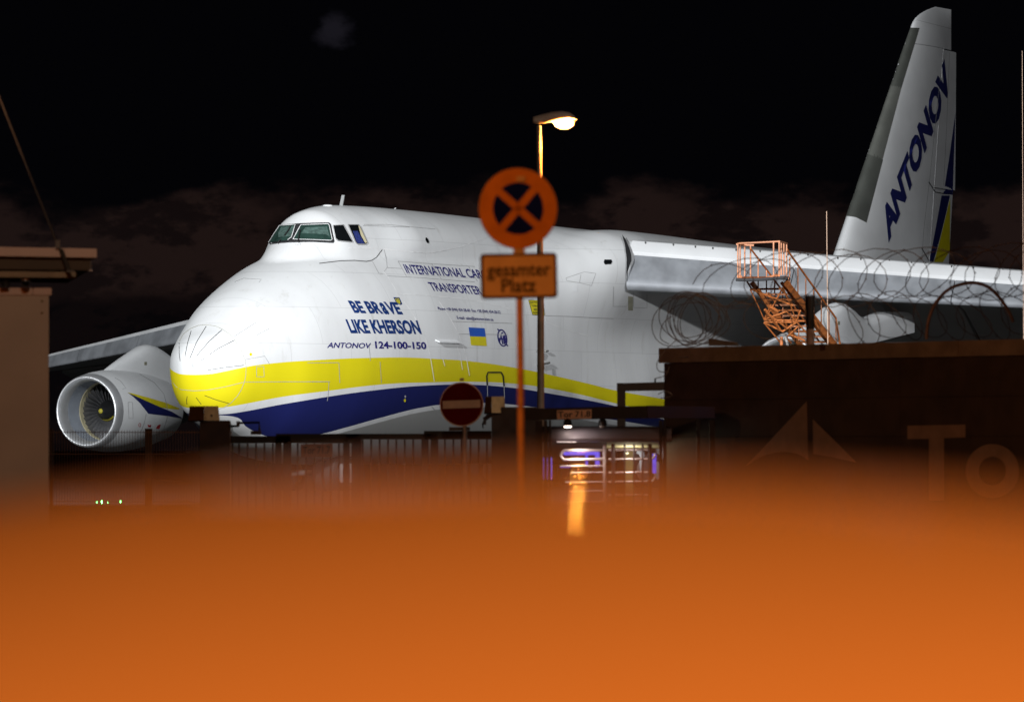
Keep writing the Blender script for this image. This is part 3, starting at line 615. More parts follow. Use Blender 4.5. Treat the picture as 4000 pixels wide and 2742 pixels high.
struts = [((a, -1.1, .62), (a, 1.1, .62), .1) for a in (7.6, 8.2)]+[((7.9, q*.9, .6), (7.9, q*.8, 1.6), .14) for q in (-1, 1)]+[((28+k*1.75, q*3.25, .6), (28+k*1.75, q*3.0, 1.6), .16) for k in range(5) for q in (-1, 1)]
for p, q, rad in struts:
    g = MB(); g.tube([A(*p), A(*q)], rad, 8); g.build('landing_gear_strut', M_grey, plane)

# ------------------------------------------------------------------ orange stairs beside the wing
st = thing('maintenance_stairs', (P(3080, 1750, 187).x, 187, 0), 'orange wheeled service stairs with railed platform standing before the wing', 'stairs')
def SP(x, y, d): return P(2800+x/3.187, 900+y/3.187, d)
def bar(name, pts, r, m, parent, n=8):
    b = MB(); b.tube([SP(*p) for p in pts], r, n); return b.build(name, m, parent, smooth=2)
for x, y0, y1, d in ((262, 172, 592, 184.2), (290, 163, 578, 184.5), (347, 184, 575, 185.6), (420, 186, 575, 185.6), (707, 146, 578, 184.2), (777, 142, 562, 184.2), (803, 150, 556, 184.9), (835, 158, 556, 185.3), (869, 170, 566, 185.6)):
    bar('railing_post', [(x, y0, d), (x, y1, d)], .026, M_salmon, st)
bar('top_rail', [(250, 172, 184.2), (262, 165, 184.25), (320, 160, 184.3), (420, 157, 184.3), (560, 150, 184.2), (700, 143, 184.2), (780, 139, 184.2), (805, 146, 184.9), (875, 166, 185.6)], .028, M_salmon, st)
bar('top_rail', [(252, 174, 184.2), (330, 182, 185.6), (460, 187, 185.6)], .034, M_salmon, st)
b = MB(); b.quad_prism([SP(242, 600, 184.05), SP(897, 590, 184.05), SP(893, 572, 185.75), SP(300, 577, 185.75)], (0, 0, -.06)); b.build('platform_floor', M_orange, st)
b = MB(); b.quad_prism([SP(272, 560, 184.1), SP(312, 562, 184.1), SP(312, 592, 184.1), SP(272, 592, 184.1)], (0, .05, 0)); b.quad_prism([SP(690, 560, 184.1), SP(720, 545, 184.1), SP(780, 545, 184.1), SP(790, 580, 184.1), SP(600, 582, 184.1)], (0, .05, 0)); b.build('toe_board', M_orange, st)
bar('rubber_bumper', [(238, 612, 184.0), (330, 618, 183.95), (560, 612, 183.9), (760, 594, 183.95), (860, 598, 184.0), (897, 606, 184.2)], .055, mat('bumper_rubber', (.03, .03, .032), .8), st, 10)
def beam(name, p, q, w, h, m, parent):
    a, c = SP(*p), SP(*q); b = MB(); t = (c-a).normalized(); e = t.cross(Vector((0, 1, 0))).normalized()*w/2; f = Vector((0, h, 0))
    b.quad_prism([a+e, a-e, c-e, c+e], f); return b.build(name, m, parent)
EXT = 1.95
def ext(p, q, k=EXT): return tuple(p[i]+(q[i]-p[i])*k for i in range(3))
for p, q, w in (((850, 632, 185.1), (1450, 1400, 188.4), .19), ((800, 645, 185.3), (1385, 1400, 188.5), .10), ((430, 645, 184.6), (1015, 1395, 188.0), .16)):
    beam('stringer', p, ext(p, q), w, .06, M_orange, st)
for k in range(22):
    y = 725+66*k; t = (y-645)/755
    xl, xr = 430+585*t, 800+585*t; d = 184.7+3.4*t
    if k == 0: xl -= 70
    a, c = SP(xl, y, d), SP(xr, y-6, d+.5); b = MB(); b.quad_prism([a, c, c+Vector((.06, .26, .02)), a+Vector((.06, .26, .02))], (0, 0, -.055)); b.build('tread', M_salmon if k % 2 else M_orange, st)
bar('handrail', [(870, 236, 185.6), (1010, 432, 186.3), (1482, 1092, 188.8), (1500, 1210, 188.9), (1530, 1400, 189.0), (1570, 1650, 189.2)], .034, M_orange, st)
bar('handrail', [(420, 228, 184.5), (515, 352, 185.0), (690, 584, 186.0), (1000, 1000, 187.8), (1280, 1390, 189)], .030, M_orange, st)
for x, y0, y1, t in ((908, 330, 700, .1), (1010, 466, 832, .25), (1108, 602, 955, .4), (1205, 738, 1080, .55), (1301, 872, 1205, .7), (1398, 1008, 1330, .85), (1484, 1110, 1430, 1)):
    bar('railing_post', [(x, y0, 185.6+3.2*t), (x, y1, 185.3+3.2*t)], .022, M_salmon, st)
for x, y0, y1, t in ((515, 356, 722, .1), (618, 496, 852, .25), (720, 632, 990, .4), (820, 765, 1130, .55), (920, 898, 1255, .7), (1020, 1034, 1390, .85)):
    bar('railing_post', [(x, y0, 184.6+3.2*t), (x, y1, 184.7+3.2*t)], .022, M_salmon, st)
tr = (((378, 640), (440, 742), .03), ((415, 735), (520, 950), .022), ((520, 950), (590, 1112), .022), ((590, 1112), (672, 928), .025), ((596, 1120), (720, 905), .022), ((720, 905), (822, 715), .03), ((822, 715), (905, 890), .03), ((905, 890), (995, 1140), .022),
      ((590, 1116), (1000, 1120), .026), ((592, 1142), (995, 1142), .03), ((600, 1102), (880, 1008), .03), ((590, 1150), (822, 1258), .034), ((822, 1258), (995, 1142), .034), ((588, 1150), (800, 1405), .028), ((995, 1142), (1125, 1285), .026),
      ((868, 1332), (1010, 1200), .026), ((862, 1330), (925, 1402), .034), ((905, 1298), (1095, 1372), .034), ((600, 985), (785, 1232), .05), ((450, 742), (945, 935), .035), ((520, 738), (660, 960), .06), ((640, 935), (760, 1010), .05), ((660, 1050), (880, 1225), .03), ((995, 1142), (870, 1010), .03), ((990, 1140), (1040, 1000), .03), ((720, 880), (640, 780), .03))
for p, q, r in tr: bar('brace', [(*p, 184.6+(p[1]-640)/340), (*q, 184.6+(q[1]-640)/340)], r, M_orange, st, 6)
b = MB(); b.lathe([(0, 0), (0, .10), (.05, .12), (.08, .04)], SP(826, 1312, 186.4), (0, 0, 1), 14); b.build('jack_pad', M_steel, st)
bar('jack_leg', [(806, 1325, 186.4), (806, 1420, 186.4), (806, 3300, 186.4)], .05, M_orange, st); bar('jack_leg', [(850, 1318, 186.4), (882, 1420, 186.4), (900, 3300, 186.4)], .05, M_steel, st)
for x in (806, 1900):
    for d in (186.0, 189.5):
        b = MB(); p = SP(x, 1000, d); b.lathe([(-.06, 0), (-.06, .2), (.06, .2), (.06, 0)], (p.x, d, .2), (0, 1, 0), 16); b.build('castor', M_rubber, st)
b = MB(); p, q = SP(806, 1000, 186.2), SP(1960, 1000, 189.5); b.tube([(p.x, 186.2, .42), (q.x, 186.2, .42), (q.x, 189.3, .42), (p.x, 189.3, .42)], .07, 6, closed=True); b.build('base_frame', M_orange, st)

# ------------------------------------------------------------------ street lamp (lit)
D = 97; o0 = P(2112, 1750, D)
sl = thing('street_lamp', (o0.x, D, 0), 'tall street lamp with glowing orange bulb rising behind the round no-stopping sign', 'street lamp')
b = MB(); b.tube([(o0.x, D, 0), P(2112, 1200, D), P(2105, 492, D)], [.07, .058, .045], 14); b.build('pole', mat('pole_zinc', (.40, .39, .38), .5, metal=.1, var=.2, scale=4), sl, smooth=2)
def head_ring(x, yt, yb, hw):
    c = P(x, (yt+yb)/2, D); h = (P(x, yt, D).z-P(x, yb, D).z)/2
    return [(c.x, D+hw*math.cos(q), c.z+h*math.sin(q)*(1 if math.sin(q) > 0 else .75)) for q in np.linspace(0, 2*math.pi, 18, endpoint=False)]
b = MB(); b.loft([head_ring(x, yt, yb, w) for x, yt, yb, w in ((2081.5, 457, 486, .06), (2090, 455, 489, .075), (2120, 446, 490, .10), (2160, 437, 484, .14), (2195, 434, 477, .16), (2225, 440, 472, .15), (2245, 455, 471, .10), (2253, 467, 470, .03))]); b.build('lamp_head', mat('lamp_head_grey', (.72, .70, .66), .5), sl, smooth=True)
bulb = MB(); rings = []
for k in range(9):
    q = k/8*math.pi/2; c = P(2202, 471, D)
    rings.append([(c.x+math.cos(t_)*.188*math.cos(q), D+math.sin(t_)*.13*math.cos(q), c.z-.155*math.sin(q)) for t_ in np.linspace(0, 2*math.pi, 22, endpoint=False)])
bulb.loft(rings)
bm_ = mat('sodium_bowl', (.9, .5, .2), .4, emit=(1, .27, .025), es=2.4); t = bm_.node_tree
mx = N(t, 'ShaderNodeMixShader'); tr_ = N(t, 'ShaderNodeBsdfTransparent'); mx.inputs[0].default_value = .55
t.links.new(t.nodes['Principled BSDF'].outputs[0], mx.inputs[1]); t.links.new(tr_.outputs[0], mx.inputs[2]); t.links.new(mx.outputs[0], t.nodes['Material Output'].inputs['Surface'])
bo = bulb.build('bulb_bowl', bm_, sl, smooth=True)
b = MB(); c = P(2202, 478, D); b.tube([(c.x+.145*q, D, c.z-.035) for q in (-1, -.93, 0, .93, 1)], [.022, .032, .034, .032, .022], 14); b.build('burner', mat('sodium_burner', (1, .6, .2), .4, emit=(1, .34, .05), es=2700), bo, smooth=True)
c = P(2203, 500, D); l_ = spot('street_lamp_light', (c.x, D-.02, c.z-.12), (c.x, D, 0), 520, SODIUM, 172, .25, .15)

# ------------------------------------------------------------------ no-stopping sign on its post
D = 43; o0 = P(2034, 1750, D); YAW, ROLL = R(14), R(4.5)
ns = thing('no_stopping_sign', (o0.x, D, 0), 'round blue and orange-lit no-stopping sign with crossed bars above a text plate', 'road sign')
def face(c, yaw, roll, d=0):
    U = Vector((math.cos(yaw)*math.cos(roll), math.sin(yaw)*math.cos(roll), math.sin(roll))); V = Vector((-math.cos(yaw)*math.sin(roll), -math.sin(yaw)*math.sin(roll), math.cos(roll))); n = U.cross(V)
    n = n if n.y < 0 else -n
    return lambda u, v, w=0: Vector(c)+U*u+V*v+n*(w+d)
b = MB(); b.tube([(o0.x+.010, D+.03, 0), P(2034, 1500, D+.03), P(2026, 800, D+.03)], .0265, 14); b.build('post', mat('sign_post_paint', (.62, .42, .25), .5, var=.2, scale=8), ns, smooth=2)
def disc(F, r, w, n=56, r0=0, name='disc', m=None, parent=None, th=.004):
    b = MB(); cs = [(math.cos(2*math.pi*k/n), math.sin(2*math.pi*k/n)) for k in range(n)]
    if r0: b.add([F(x*r, y*r, w) for x, y in cs]+[F(x*r0, y*r0, w) for x, y in cs], [(k, (k+1) % n, n+(k+1) % n, n+k) for k in range(n)])
    else: b.add([F(x*r, y*r, w) for x, y in cs]+[F(x*r, y*r, w-th) for x, y in cs], [tuple(range(n)), tuple(range(2*n-1, n-1, -1))]+[(k, k+n, (k+1) % n+n, (k+1) % n) for k in range(n)])
    return b.build(name, m, parent)
M_sred = mat('faded_red_sodium_tint', (.56, .28, .06), .5, var=.1, scale=6); M_sblue = mat('sign_blue', (.004, .014, .30), .8, spec=.03)  # ring and bars carry the sodium light's orange in their colour
F = face(P(2024, 815, D), YAW, ROLL)
disc(F, .306, 0, name='sign_plate', m=mat('sign_back', (.35, .3, .25), .6), parent=ns, th=.012)
disc(F, .302, .002, r0=.197, name='red_ring', m=M_sred, parent=ns); disc(F, .2, .001, name='blue_field', m=M_sblue, parent=ns, th=.0005)
for s in (1, -1):
    b = MB(); w = .029; q = .152; b.add([F(-q-w*.7, -s*q+s*w*.7, .0025), F(-q+w*.7, -s*q-s*w*.7, .0025), F(q+w*.7, s*q-s*w*.7, .0025), F(q-w*.7, s*q+s*w*.7, .0025)], [(0, 1, 2, 3)]); b.build('red_bar', M_sred, ns)
F = face(P(2027, 1078, D), R(6), R(1.2)); W2, H2 = .292, .172
def rrect(F, w, h, r, d, n=6):
    return [F(sx*(w-r)+r*math.cos(a0+i*math.pi/2/n), sy*(h-r)+r*math.sin(a0+i*math.pi/2/n), d) for sx, sy, a0 in ((1, 1, 0), (-1, 1, math.pi/2), (-1, -1, math.pi), (1, -1, 1.5*math.pi)) for i in range(n+1)]
M_swhite = mat('sign_white', (.60, .57, .50), .5, var=.06, scale=8); M_sblk = mat('sign_black', (.02, .018, .018), .6); M_sbrown = mat('sign_border', (.06, .045, .03), .6)
b = MB(); b.quad_prism(rrect(F, W2, H2, .03, 0), (0, .012, 0)); b.build('text_plate', M_sbrown, ns)
b = MB(); b.add(rrect(F, W2-.022, H2-.022, .018, .002), [tuple(range(28))]); b.build('plate_face', M_swhite, ns)
flat_text('gesamter', (F(-.242, .098, .004), F(.242, .098, .004), F(.242, -.0, .004), F(-.242, 0, .004)), 'plate_lettering', M_sblk, ns, bold=.022, off=0)
flat_text('Platz', (F(-.135, -.02, .004), F(.13, -.02, .004), F(.13, -.122, .004), F(-.135, -.122, .004)), 'plate_lettering', M_sblk, ns, bold=.022, off=0)
b = MB(); b.box(P(2028, 983, D+.03), (.09, .07, .04)).box(P(2028, 700, D+.03), (.09, .07, .04)); b.build('clamp', M_steel, ns)

# ------------------------------------------------------------------ no-entry sign in front of the gate
D = 81; o0 = P(1817, 1750, D)
ne = thing('no_entry_sign', (o0.x, D, 0), 'round dark red no-entry sign with pale bar in front of the sliding gate', 'road sign')
b = MB(); b.tube([(o0.x, D+.04, 0), P(1815, 1500, D+.04)], .03, 12).box(P(1804, 1482, D+.04), (.06, .06, .04)); b.build('post', M_steel, ne, smooth=2)
F = face(P(1803, 1579, D), R(-8), R(1.8))
disc(F, .315, 0, name='rim', m=mat('sign_rim', (.45, .35, .28), .45, metal=.3), parent=ne, th=.03)
disc(F, .300, .003, name='red_face', m=mat('sign_red', (.13, .004, .003), .8, spec=.1), parent=ne, th=.001)
b = MB(); b.add([F(-.27, -.055, .006), F(.27, -.055, .006), F(.27, .055, .006), F(-.27, .055, .006)], [(0, 1, 2, 3)]); b.build('white_bar', mat('sign_bar_white', (.62, .55, .46), .5), ne)
b = MB(); b.box(P(1795, 1675, D+.05), (.3, .04, .05)); b.build('bracket', M_blk, ne)

# ------------------------------------------------------------------ mesh fence in front of the engine
D = 105; m1 = px_m(D); x0, x1 = P(120, 1700, D).x, P(905, 1700, D).x; ztop = P(500, 1680, D).z
mf = thing('mesh_fence', (x0, D, 0), 'fine upright-rod mesh fence crossing the lower half of the jet engine', 'fence')
xs = [P(580, 1700, D).x, P(200, 1700, D).x, P(820, 1700, D).x]
for x in xs:
    b = MB(); b.box((x, D+.03, (ztop+.03)/2), (.135 if x == xs[0] else .06, .06, ztop+.03)); b.build('post', M_blk, mf)
M_mesh = mat('fence_rod', (.10, .075, .06), .6, metal=.2)
for xa, xb in zip(sorted(xs+[x0])[:-1]+[max(xs)], sorted(xs+[x0])[1:]+[x1]):
    b = MB(); n = int((xb-xa)/.05)
    for k in range(n+1): b.box((xa+k*.05, D, ztop/2), (.007, .007, ztop))
    tag(b.build('wire_rods', M_mesh, mf), kind='stuff')
    for z in (ztop-.04, ztop-.44, .9, .5, .15):
        b = MB(); b.box(((xa+xb)/2, D-.006, z), (xb-xa, .008, .012)); b.build('cross_rod', M_mesh, mf)

# ------------------------------------------------------------------ sliding gate with slats, gate number plate
D = 88; gz = P(1300, 1698, D).z
sg = thing('sliding_gate', (P(900, 1750, D).x, D, 0), 'dark slatted sliding gate with plate Tor 71.7 below the aircraft belly', 'gate')
M_gate = mat('gate_brown_black', (.011, .010, .0095), .75, var=.2, scale=6)
def gx(x): return P(x, 1700, D).x
for xa, xb, sl_x in ((885, 1140, (908, 934, 967, 1000, 1033, 1066)), (1072, 1412, (1163, 1196, 1228, 1260, 1292, 1324)), (1345, 1712, (1417, 1450, 1483, 1516, 1548, 1581, 1614)), (1650, 1925, (1738, 1771, 1803, 1838, 1870, 1902))):
    zt = P(xa, 1703 if xa < 1000 else (1694 if xa < 1400 else 1683), D).z; zl = P(xa, 1731 if xa < 1300 else 1716, D).z
    b = MB(); b.box(((gx(xa)+gx(xb))/2-.0, D, (zt+zl)/2), (gx(xb)-gx(xa)-.012*4, .08, zt-zl)); b.build('top_rail', M_gate, sg)
    for x in sl_x:
        b = MB(); b.box((gx(x), D, (zl-.002+.12)/2), (.028, .05, zl-.124)); b.build('slat', M_gate, sg)
for xa, xb in ((1075, 1100), (1106, 1138), (1340, 1366), (1373, 1412), (1646, 1674), (1682, 1712)):
    b = MB(); b.box(((gx(xa)+gx(xb))/2, D+.01, gz/2-.03), (gx(xb)-gx(xa), .1, gz-.08)); b.build('post', M_gate, sg)
b = MB(); b.box(((gx(885)+gx(1925))/2, D, .08), (gx(1925)-gx(885), .09, .1)); b.build('bottom_rail', M_gate, sg)
M_plate = mat('gate_plate_cream', (.55, .36, .22), .6)
q = [P(1175, 1735, D-.06), P(1299, 1732, D-.06), P(1299, 1784, D-.06), P(1175, 1786, D-.06)]
b = MB(); b.quad_prism(q, (0, .012, 0)); b.build('number_plate', mat('gate_plate_dim', (.20, .10, .065), .6), sg)
flat_text('Tor 71.7', [P(1183, 1745, D-.06), P(1290, 1742, D-.06), P(1290, 1770, D-.06), P(1183, 1772, D-.06)], 'plate_lettering', M_sblk, sg, bold=.02)

# ------------------------------------------------------------------ control pillars with lamp boxes left and right of the gate
M_box = mat('signal_box_cream', (.62, .47, .27), .55, var=.12, scale=9); M_boxd = mat('signal_box_shaded', (.30, .20, .11), .6, var=.15, scale=9)
def pillar(label, D, px0, px1, ytop, bx, by, kx):
    p = thing('control_pillar', (P((px0+px1)/2, 1750, D).x, D, 0), label, 'pillar', 'control pillars beside the sliding gate')
    zt = P(px0, ytop, D).z; b = MB(); xa, xb = P(px0, 1700, D).x, P(px1, 1700, D).x
    b.box(((xa+xb)/2, D+.15, zt/2), (xb-xa, .3, zt)); b.build('column', M_blk, p, bevel=.01)
    # box standing corner-on: left face's shade painted in as a darker cream
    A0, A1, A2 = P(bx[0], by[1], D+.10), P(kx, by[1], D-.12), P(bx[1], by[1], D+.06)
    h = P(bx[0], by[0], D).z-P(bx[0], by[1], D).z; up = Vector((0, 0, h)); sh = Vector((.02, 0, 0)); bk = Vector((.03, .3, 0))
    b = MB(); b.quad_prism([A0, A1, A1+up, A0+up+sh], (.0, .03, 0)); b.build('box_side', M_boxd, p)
    b = MB(); b.quad_prism([A1+Vector((.002, 0, 0)), A2, A2+up-sh, A1+up+Vector((.002, 0, 0))], (0, .03, 0)); b.build('box_front', M_box, p)
    b = MB(); b.quad_prism([A0+up+sh, A1+up, A2+up-sh, (A0+A2)/2+bk+up], (0, 0, .02)); b.build('box_lid', M_box, p)
    b = MB(); b.quad_prism([A0, A1, A2, (A0+A2)/2+bk], (0, 0, -.02)); b.build('box_base', M_blk, p)
    return p
pl = pillar('black control pillar under the nose with a cream box set corner-on', 87.4, 780, 898, 1642, (735, 858), (1591, 1642), 797)
b = MB(); b.lathe([(0, 0), (0, .018), (.01, .018)], P(826, 1623, 87.22), (0, 1, 0), 12, cap=True); b.build('lens', M_dark, pl)
b = MB(); b.tube([P(895, 1665, 87.4), P(932, 1664, 87.4), P(932, 1652, 87.4), P(1012, 1650, 87.4), P(1014, 1682, 87.4)], .02, 6).box(P(1000, 1690, 87.4), (.16, .08, .06)).box(P(930, 1655, 87.4), (.05, .06, .08)); b.build('barrier_arm', M_blk, pl)
pr = pillar('black control pillar between gate and turnstile carrying an orange-lit box', 87.2, 1920, 2100, 1590, (1891, 1975), (1554, 1612), 1920)
b = MB(); b.quad_prism([P(1885, 1632, 87.3), P(1918, 1612, 87.3), P(1922, 1628, 87.3), P(1893, 1646, 87.3)], (0, .1, 0)).tube([P(1905, 1615, 87.35), P(1892, 1640, 87.35), P(1885, 1655, 87.35), P(1887, 1672, 87.35)], .012, 6).box(P(1893, 1650, 87.3), (.05, .08, .07)); b.build('camera_arm', M_blk, pr)

# ------------------------------------------------------------------ short mesh gate beside the turnstile
D = 90; mg = thing('mesh_gate', (P(2075, 1750, D).x, D, 0), 'narrow grey wire mesh gate between control pillar and turnstile', 'gate')
for x in (2052, 2062, 2075, 2088, 2098):
    b = MB(); a = P(x, 1645, D); b.box((a.x, D, a.z/2), (.012, .012, a.z)); b.build('rod', M_mesh, mg)
for y in (1646, 1686, 1726, 1766):
    b = MB(); a, c = P(2048, y, D), P(2104, y, D); b.box(((a.x+c.x)/2, D-.012, a.z), (c.x-a.x, .012, .012)); b.build('cross_rod', M_mesh, mg)
for x in (2056, 2080):
    b = MB(); b.quad_prism([P(x-4, 1648, D-.02), P(x+3, 1644, D-.02), P(x+1, 1658, D-.02)], (0, .01, 0)); b.build('yellow_tag', M_yel, mg)

# ------------------------------------------------------------------ turnstile pavilion, gate Tor 71.8
D = 82.5; tp = thing('turnstile', (P(2360, 1750, D).x, D, 0), 'lit full-height turnstile pavilion with chrome bars under the plate Tor 71.8', 'turnstile')
TPx = lambda x, y, d=D: P(2050+x/2.896, 1550+y/2.896, d)
b = MB(); a, c = TPx(0, 135), TPx(1385, 100); e, f = TPx(1385, 240), TPx(0, 262); b.quad_prism([a, c, e, f], (0, .9, 0)); b.build('header_beam', mat('near_black_blue', (.005, .006, .011), .6), tp)
b = MB(); b.quad_prism([TPx(1387, 98), TPx(2150, 112), TPx(2150, 240), TPx(1387, 240)], (0, .9, 0)); b.build('header_beam', mat('beam_blue_lit', (.008, .012, .07), .5), tp)  # blue light falling on this half of the beam is painted in
q = [TPx(362, 152, D-.03), TPx(755, 142, D-.03), TPx(756, 244, D-.03), TPx(364, 254, D-.03)]
b = MB(); b.quad_prism(q, (0, .012, 0)); b.build('number_plate', mat('gate_plate_lit', (.82, .60, .44), .6), tp)
flat_text('Tor 71.8', [TPx(374, 168, D-.03), TPx(742, 160, D-.03), TPx(744, 222, D-.03), TPx(376, 232, D-.03)], 'plate_lettering', M_sblk, tp, bold=.02)
for x, lit in ((485, 1), (880, 0)):
    c = TPx(x, 280); b = MB(); b.lathe([(.05, .03), (.0, .06), (-.06, .065)], c, (0, 0, 1), 18, cap=True); dl = b.build('downlight', M_blk, tp)
    b = MB(); b.lathe([(-.062, .055), (-.085, .052), (-.09, 0)], c, (0, 0, 1), 18); b.build('lens', mat('downlight_glow', (1, .9, .8), .3, emit=(1, .80, .66), es=5) if lit else M_steel, dl)
c = TPx(560, 305); spot('turnstile_downlight', (c.x, D-.22, c.z-.03), (c.x+.25, D+.15, c.z-.6), 5, (1, .82, .74), 150, .8, .04)
# rounded hood
b = MB(); rr = []
for x in np.linspace(180, 1660, 20):
    k = max(0, 1-((x-920)/760)**8)
    rr.append([TPx(x, y, D+dy) for y, dy in ((335, .55), (333, .42), (345, .25), (375, .12), (420, .05), (470, .03), (505, .06), (510, .12), (505, .5))])
b.loft(rr); b.build('hood', mat('hood_grey', (.19, .175, .20), .45), tp, smooth=2)
b = MB(); b.quad_prism([TPx(365, 503, D-.0), TPx(585, 505, D-.0), TPx(585, 513, D), TPx(365, 513, D)], (0, .02, 0)); b.build('light_strip', mat('strip_glow', (1, .9, .85), .4, emit=(.9, .75, .72), es=.8), tp)
M_chrome = mat('chrome_bar', (.75, .70, .68), .3, metal=.25, var=.05)
c = TPx(600, 520, D+.15); spot('turnstile_inner_light', (c.x, c.y, c.z-.02), (c.x+.2, D+.5, 0), 14, (1, .82, .78), 165, .8, .05)
c = TPx(1180, 520, D+.15); spot('turnstile_inner_light', (c.x, c.y, c.z-.02), (c.x, D+.6, 0), 14, (1, .80, .72), 165, .8, .05)
M_led = mat('blue_led', (.1, .1, .5), .5, emit=(.13, .10, .95), es=.85)
def tbar(name, pts, r, m, d=D, n=8, parent=tp):
    b = MB(); b.tube([TPx(x, y, d) for x, y in pts], r, n); return b.build(name, m, parent, smooth=2)
u = [(885, 602), (470, 602)]+[(462-52*math.sin(q), 655-53*math.cos(q)) for q in np.linspace(.1, math.pi-.1, 9)]+[(470, 708), (885, 700)]
tbar('loop_bar', u, .021, M_chrome, D+.35)
tbar('rotor_post', [(902, 540), (905, 1250), (906, 1680)], .026, M_chrome, D+.35)
for y, x in ((780, 395), (853, 520), (960, 455), (1060, 500), (1180, 500)): tbar('rotor_bar', [(x, y), (885, y-4)], .014, M_chrome, D+.36)
for y in (600, 702, 852, 955, 1104, 1220, 1340):
    tbar('cage_bar', [(945, y), (1405, y-4)]+([(1440, y-6), (1465, y-25), (1472, y-60)] if y in (702, 955) else []), .017, M_chrome, D+.5)
for x in (1000, 1130, 1235, 1333, 1415):
    tbar('cage_upright', [(x, 530), (x, 1680)], .03 if x in (1000, 1415) else .014, M_blk, D+.30)
for x in (220, 247, 297): tbar('led_tube', [(x, 680), (x, 930)], .013, M_led, D+.4)
tbar('led_tube', [(440, 632), (800, 628)], .035, M_led, D+.7); tbar('led_tube', [(820, 620), (820, 790)], .035, M_led, D+.7); tbar('led_tube', [(395, 787), (520, 787)], .013, M_led, D+.45)
tbar('led_tube', [(1466, 640), (1466, 860)], .028, M_led, D+.7); tbar('led_tube', [(700, 650), (700, 770)], .02, M_led, D+.75)
b = MB(); b.lathe([(0, 0), (0, .02), (-.02, .02), (-.02, 0)], TPx(735, 778, D+.3), (0, 1, 0), 12); b.build('hub_cap', M_chrome, tp)
for x, w in ((160, .10), (235, .05), (285, .03), (1540, .05), (1585, .05), (1965, .05), (2120, .08)):
    a = TPx(x, 265); b = MB(); b.box((a.x, D+.08, a.z/2), (w, .1, a.z)); b.build('pavilion_post', mat('near_black_blue', (.005, .006, .011), .6), tp)
# passage behind the turnstile with lit ceiling
b = MB(); b.quad_prism([TPx(925, 500, D+1.2), TPx(1500, 495, D+1.2), TPx(1520, 585, D+3.2), TPx(925, 585, D+3.2)], (0, 0, .03)); b.build('passage_ceiling', mat('ceiling_cream', (.5, .46, .32), .8), tp)
b = MB(); b.quad_prism([TPx(1130, 590, D+3.3), TPx(1230, 590, D+3.3), TPx(1225, 1400, D+3.3), TPx(1135, 1400, D+3.3)], (0, .05, 0)); b.build('passage_door', mat('door_cream', (.38, .33, .2), .8), tp)
M_fl = mat('fluorescent_glow', (1, 1, .8), .4, emit=(.95, .88, .58), es=1.6)
for x, y, w in ((1183, 566, 38), (1160, 636, 15)):
    b = MB(); b.quad_prism([TPx(x-w, y-9, D+3.1), TPx(x+w, y-9, D+3.1), TPx(x+w, y+9, D+3.1), TPx(x-w, y+9, D+3.1)], (0, .04, 0)); b.build('fluorescent_lamp', M_fl, tp)
c = TPx(1180, 660, D+2.6); d_ = bpy.data.lights.new('passage_light', 'POINT'); d_.energy = 9; d_.color = (1, .9, .6); d_.shadow_soft_size = .1; lo = bpy.data.objects.new('passage_light', d_); COL.objects.link(lo); lo.location = c

# dark steel frame behind the turnstile
D = 88.5; sf = thing('steel_portal', (P(2427, 1750, D).x, D, 0), 'black square steel portal frame standing behind the turnstile roof', 'portal frame')
b = MB(); a = P(2427, 1496, D); b.box((a.x, D, a.z/2), (.128, .13, a.z)); b.build('upright', M_blk, sf)
a2 = P(2640, 1496, D); b = MB(); b.box((a2.x, D, a.z/2), (.128, .13, a.z)); b.build('upright', M_blk, sf)
b = MB(); b.quad_prism([P(2410, 1497, D-.066), P(2656, 1490, D-.066), P(2656, 1524, D-.066), P(2410, 1528, D-.066)], (0, .132, 0)).tube([P(2560, 1500, D), P(2559, 1482, D), P(2561, 1478, D)], .014, 6); b.build('lintel', M_blk, sf)

# ------------------------------------------------------------------ security wall with coping, painted sail and letters
LW, RW = Vector((P(2615, 1750, 85).x, 85)), Vector((P(4000, 1750, 78).x, 78)); DW = RW-LW; LEN = DW.length; DW.normalize(); NWv = Vector((DW.y, -DW.x)); NWv = NWv if NWv.y < 0 else -NWv
def WP(s, z, out=0): v = LW+DW*s+NWv*out; return Vector((v.x, v.y, z))
sw_ = thing('security_wall', (LW.x, LW.y, 0), 'dark boundary wall with brown coping, painted sailing boat and letters, razor wire above', 'wall')
M_wall = mat('dark_wall_paint', (.082, .058, .042), .8, var=.2, scale=2.5, bump=.15); M_cop = mat('coping_brown', (.34, .27, .18), .7, var=.2, scale=3)
TOT = LEN+6; bays = 5; rows = 5; zt = 2.745
for i in range(bays):
    for j in range(rows):
        s0, s1 = TOT*i/bays+.004, TOT*(i+1)/bays-.004; z0_, z1_ = zt*j/rows+.004, zt*(j+1)/rows-.004
        b = MB(); b.quad_prism([WP(s0, z0_, .1), WP(s1, z0_, .1), WP(s1, z1_, .1), WP(s0, z1_, .1)], tuple(-NWv*.2)+(0,)); b.build('wall_panel', M_wall, sw_)
b = MB(); b.quad_prism([WP(.0, .0, .085), WP(TOT, 0, .085), WP(TOT, zt, .085), WP(0, zt, .085)], tuple(-NWv*.16)+(0,)); b.build('joint_core', M_dark, sw_)
for i in range(4):
    s0, s1 = (TOT+.05)*i/4-.05+.003, (TOT+.05)*(i+1)/4-.05-.003
    b = MB(); b.quad_prism([WP(s0, zt+.004, .17), WP(s1, zt+.004, .17), WP(s1, 2.97, .17), WP(s0, 2.97, .17)], tuple(-NWv*.34)+(0,)); b.build('coping', M_cop, sw_, bevel=.008)
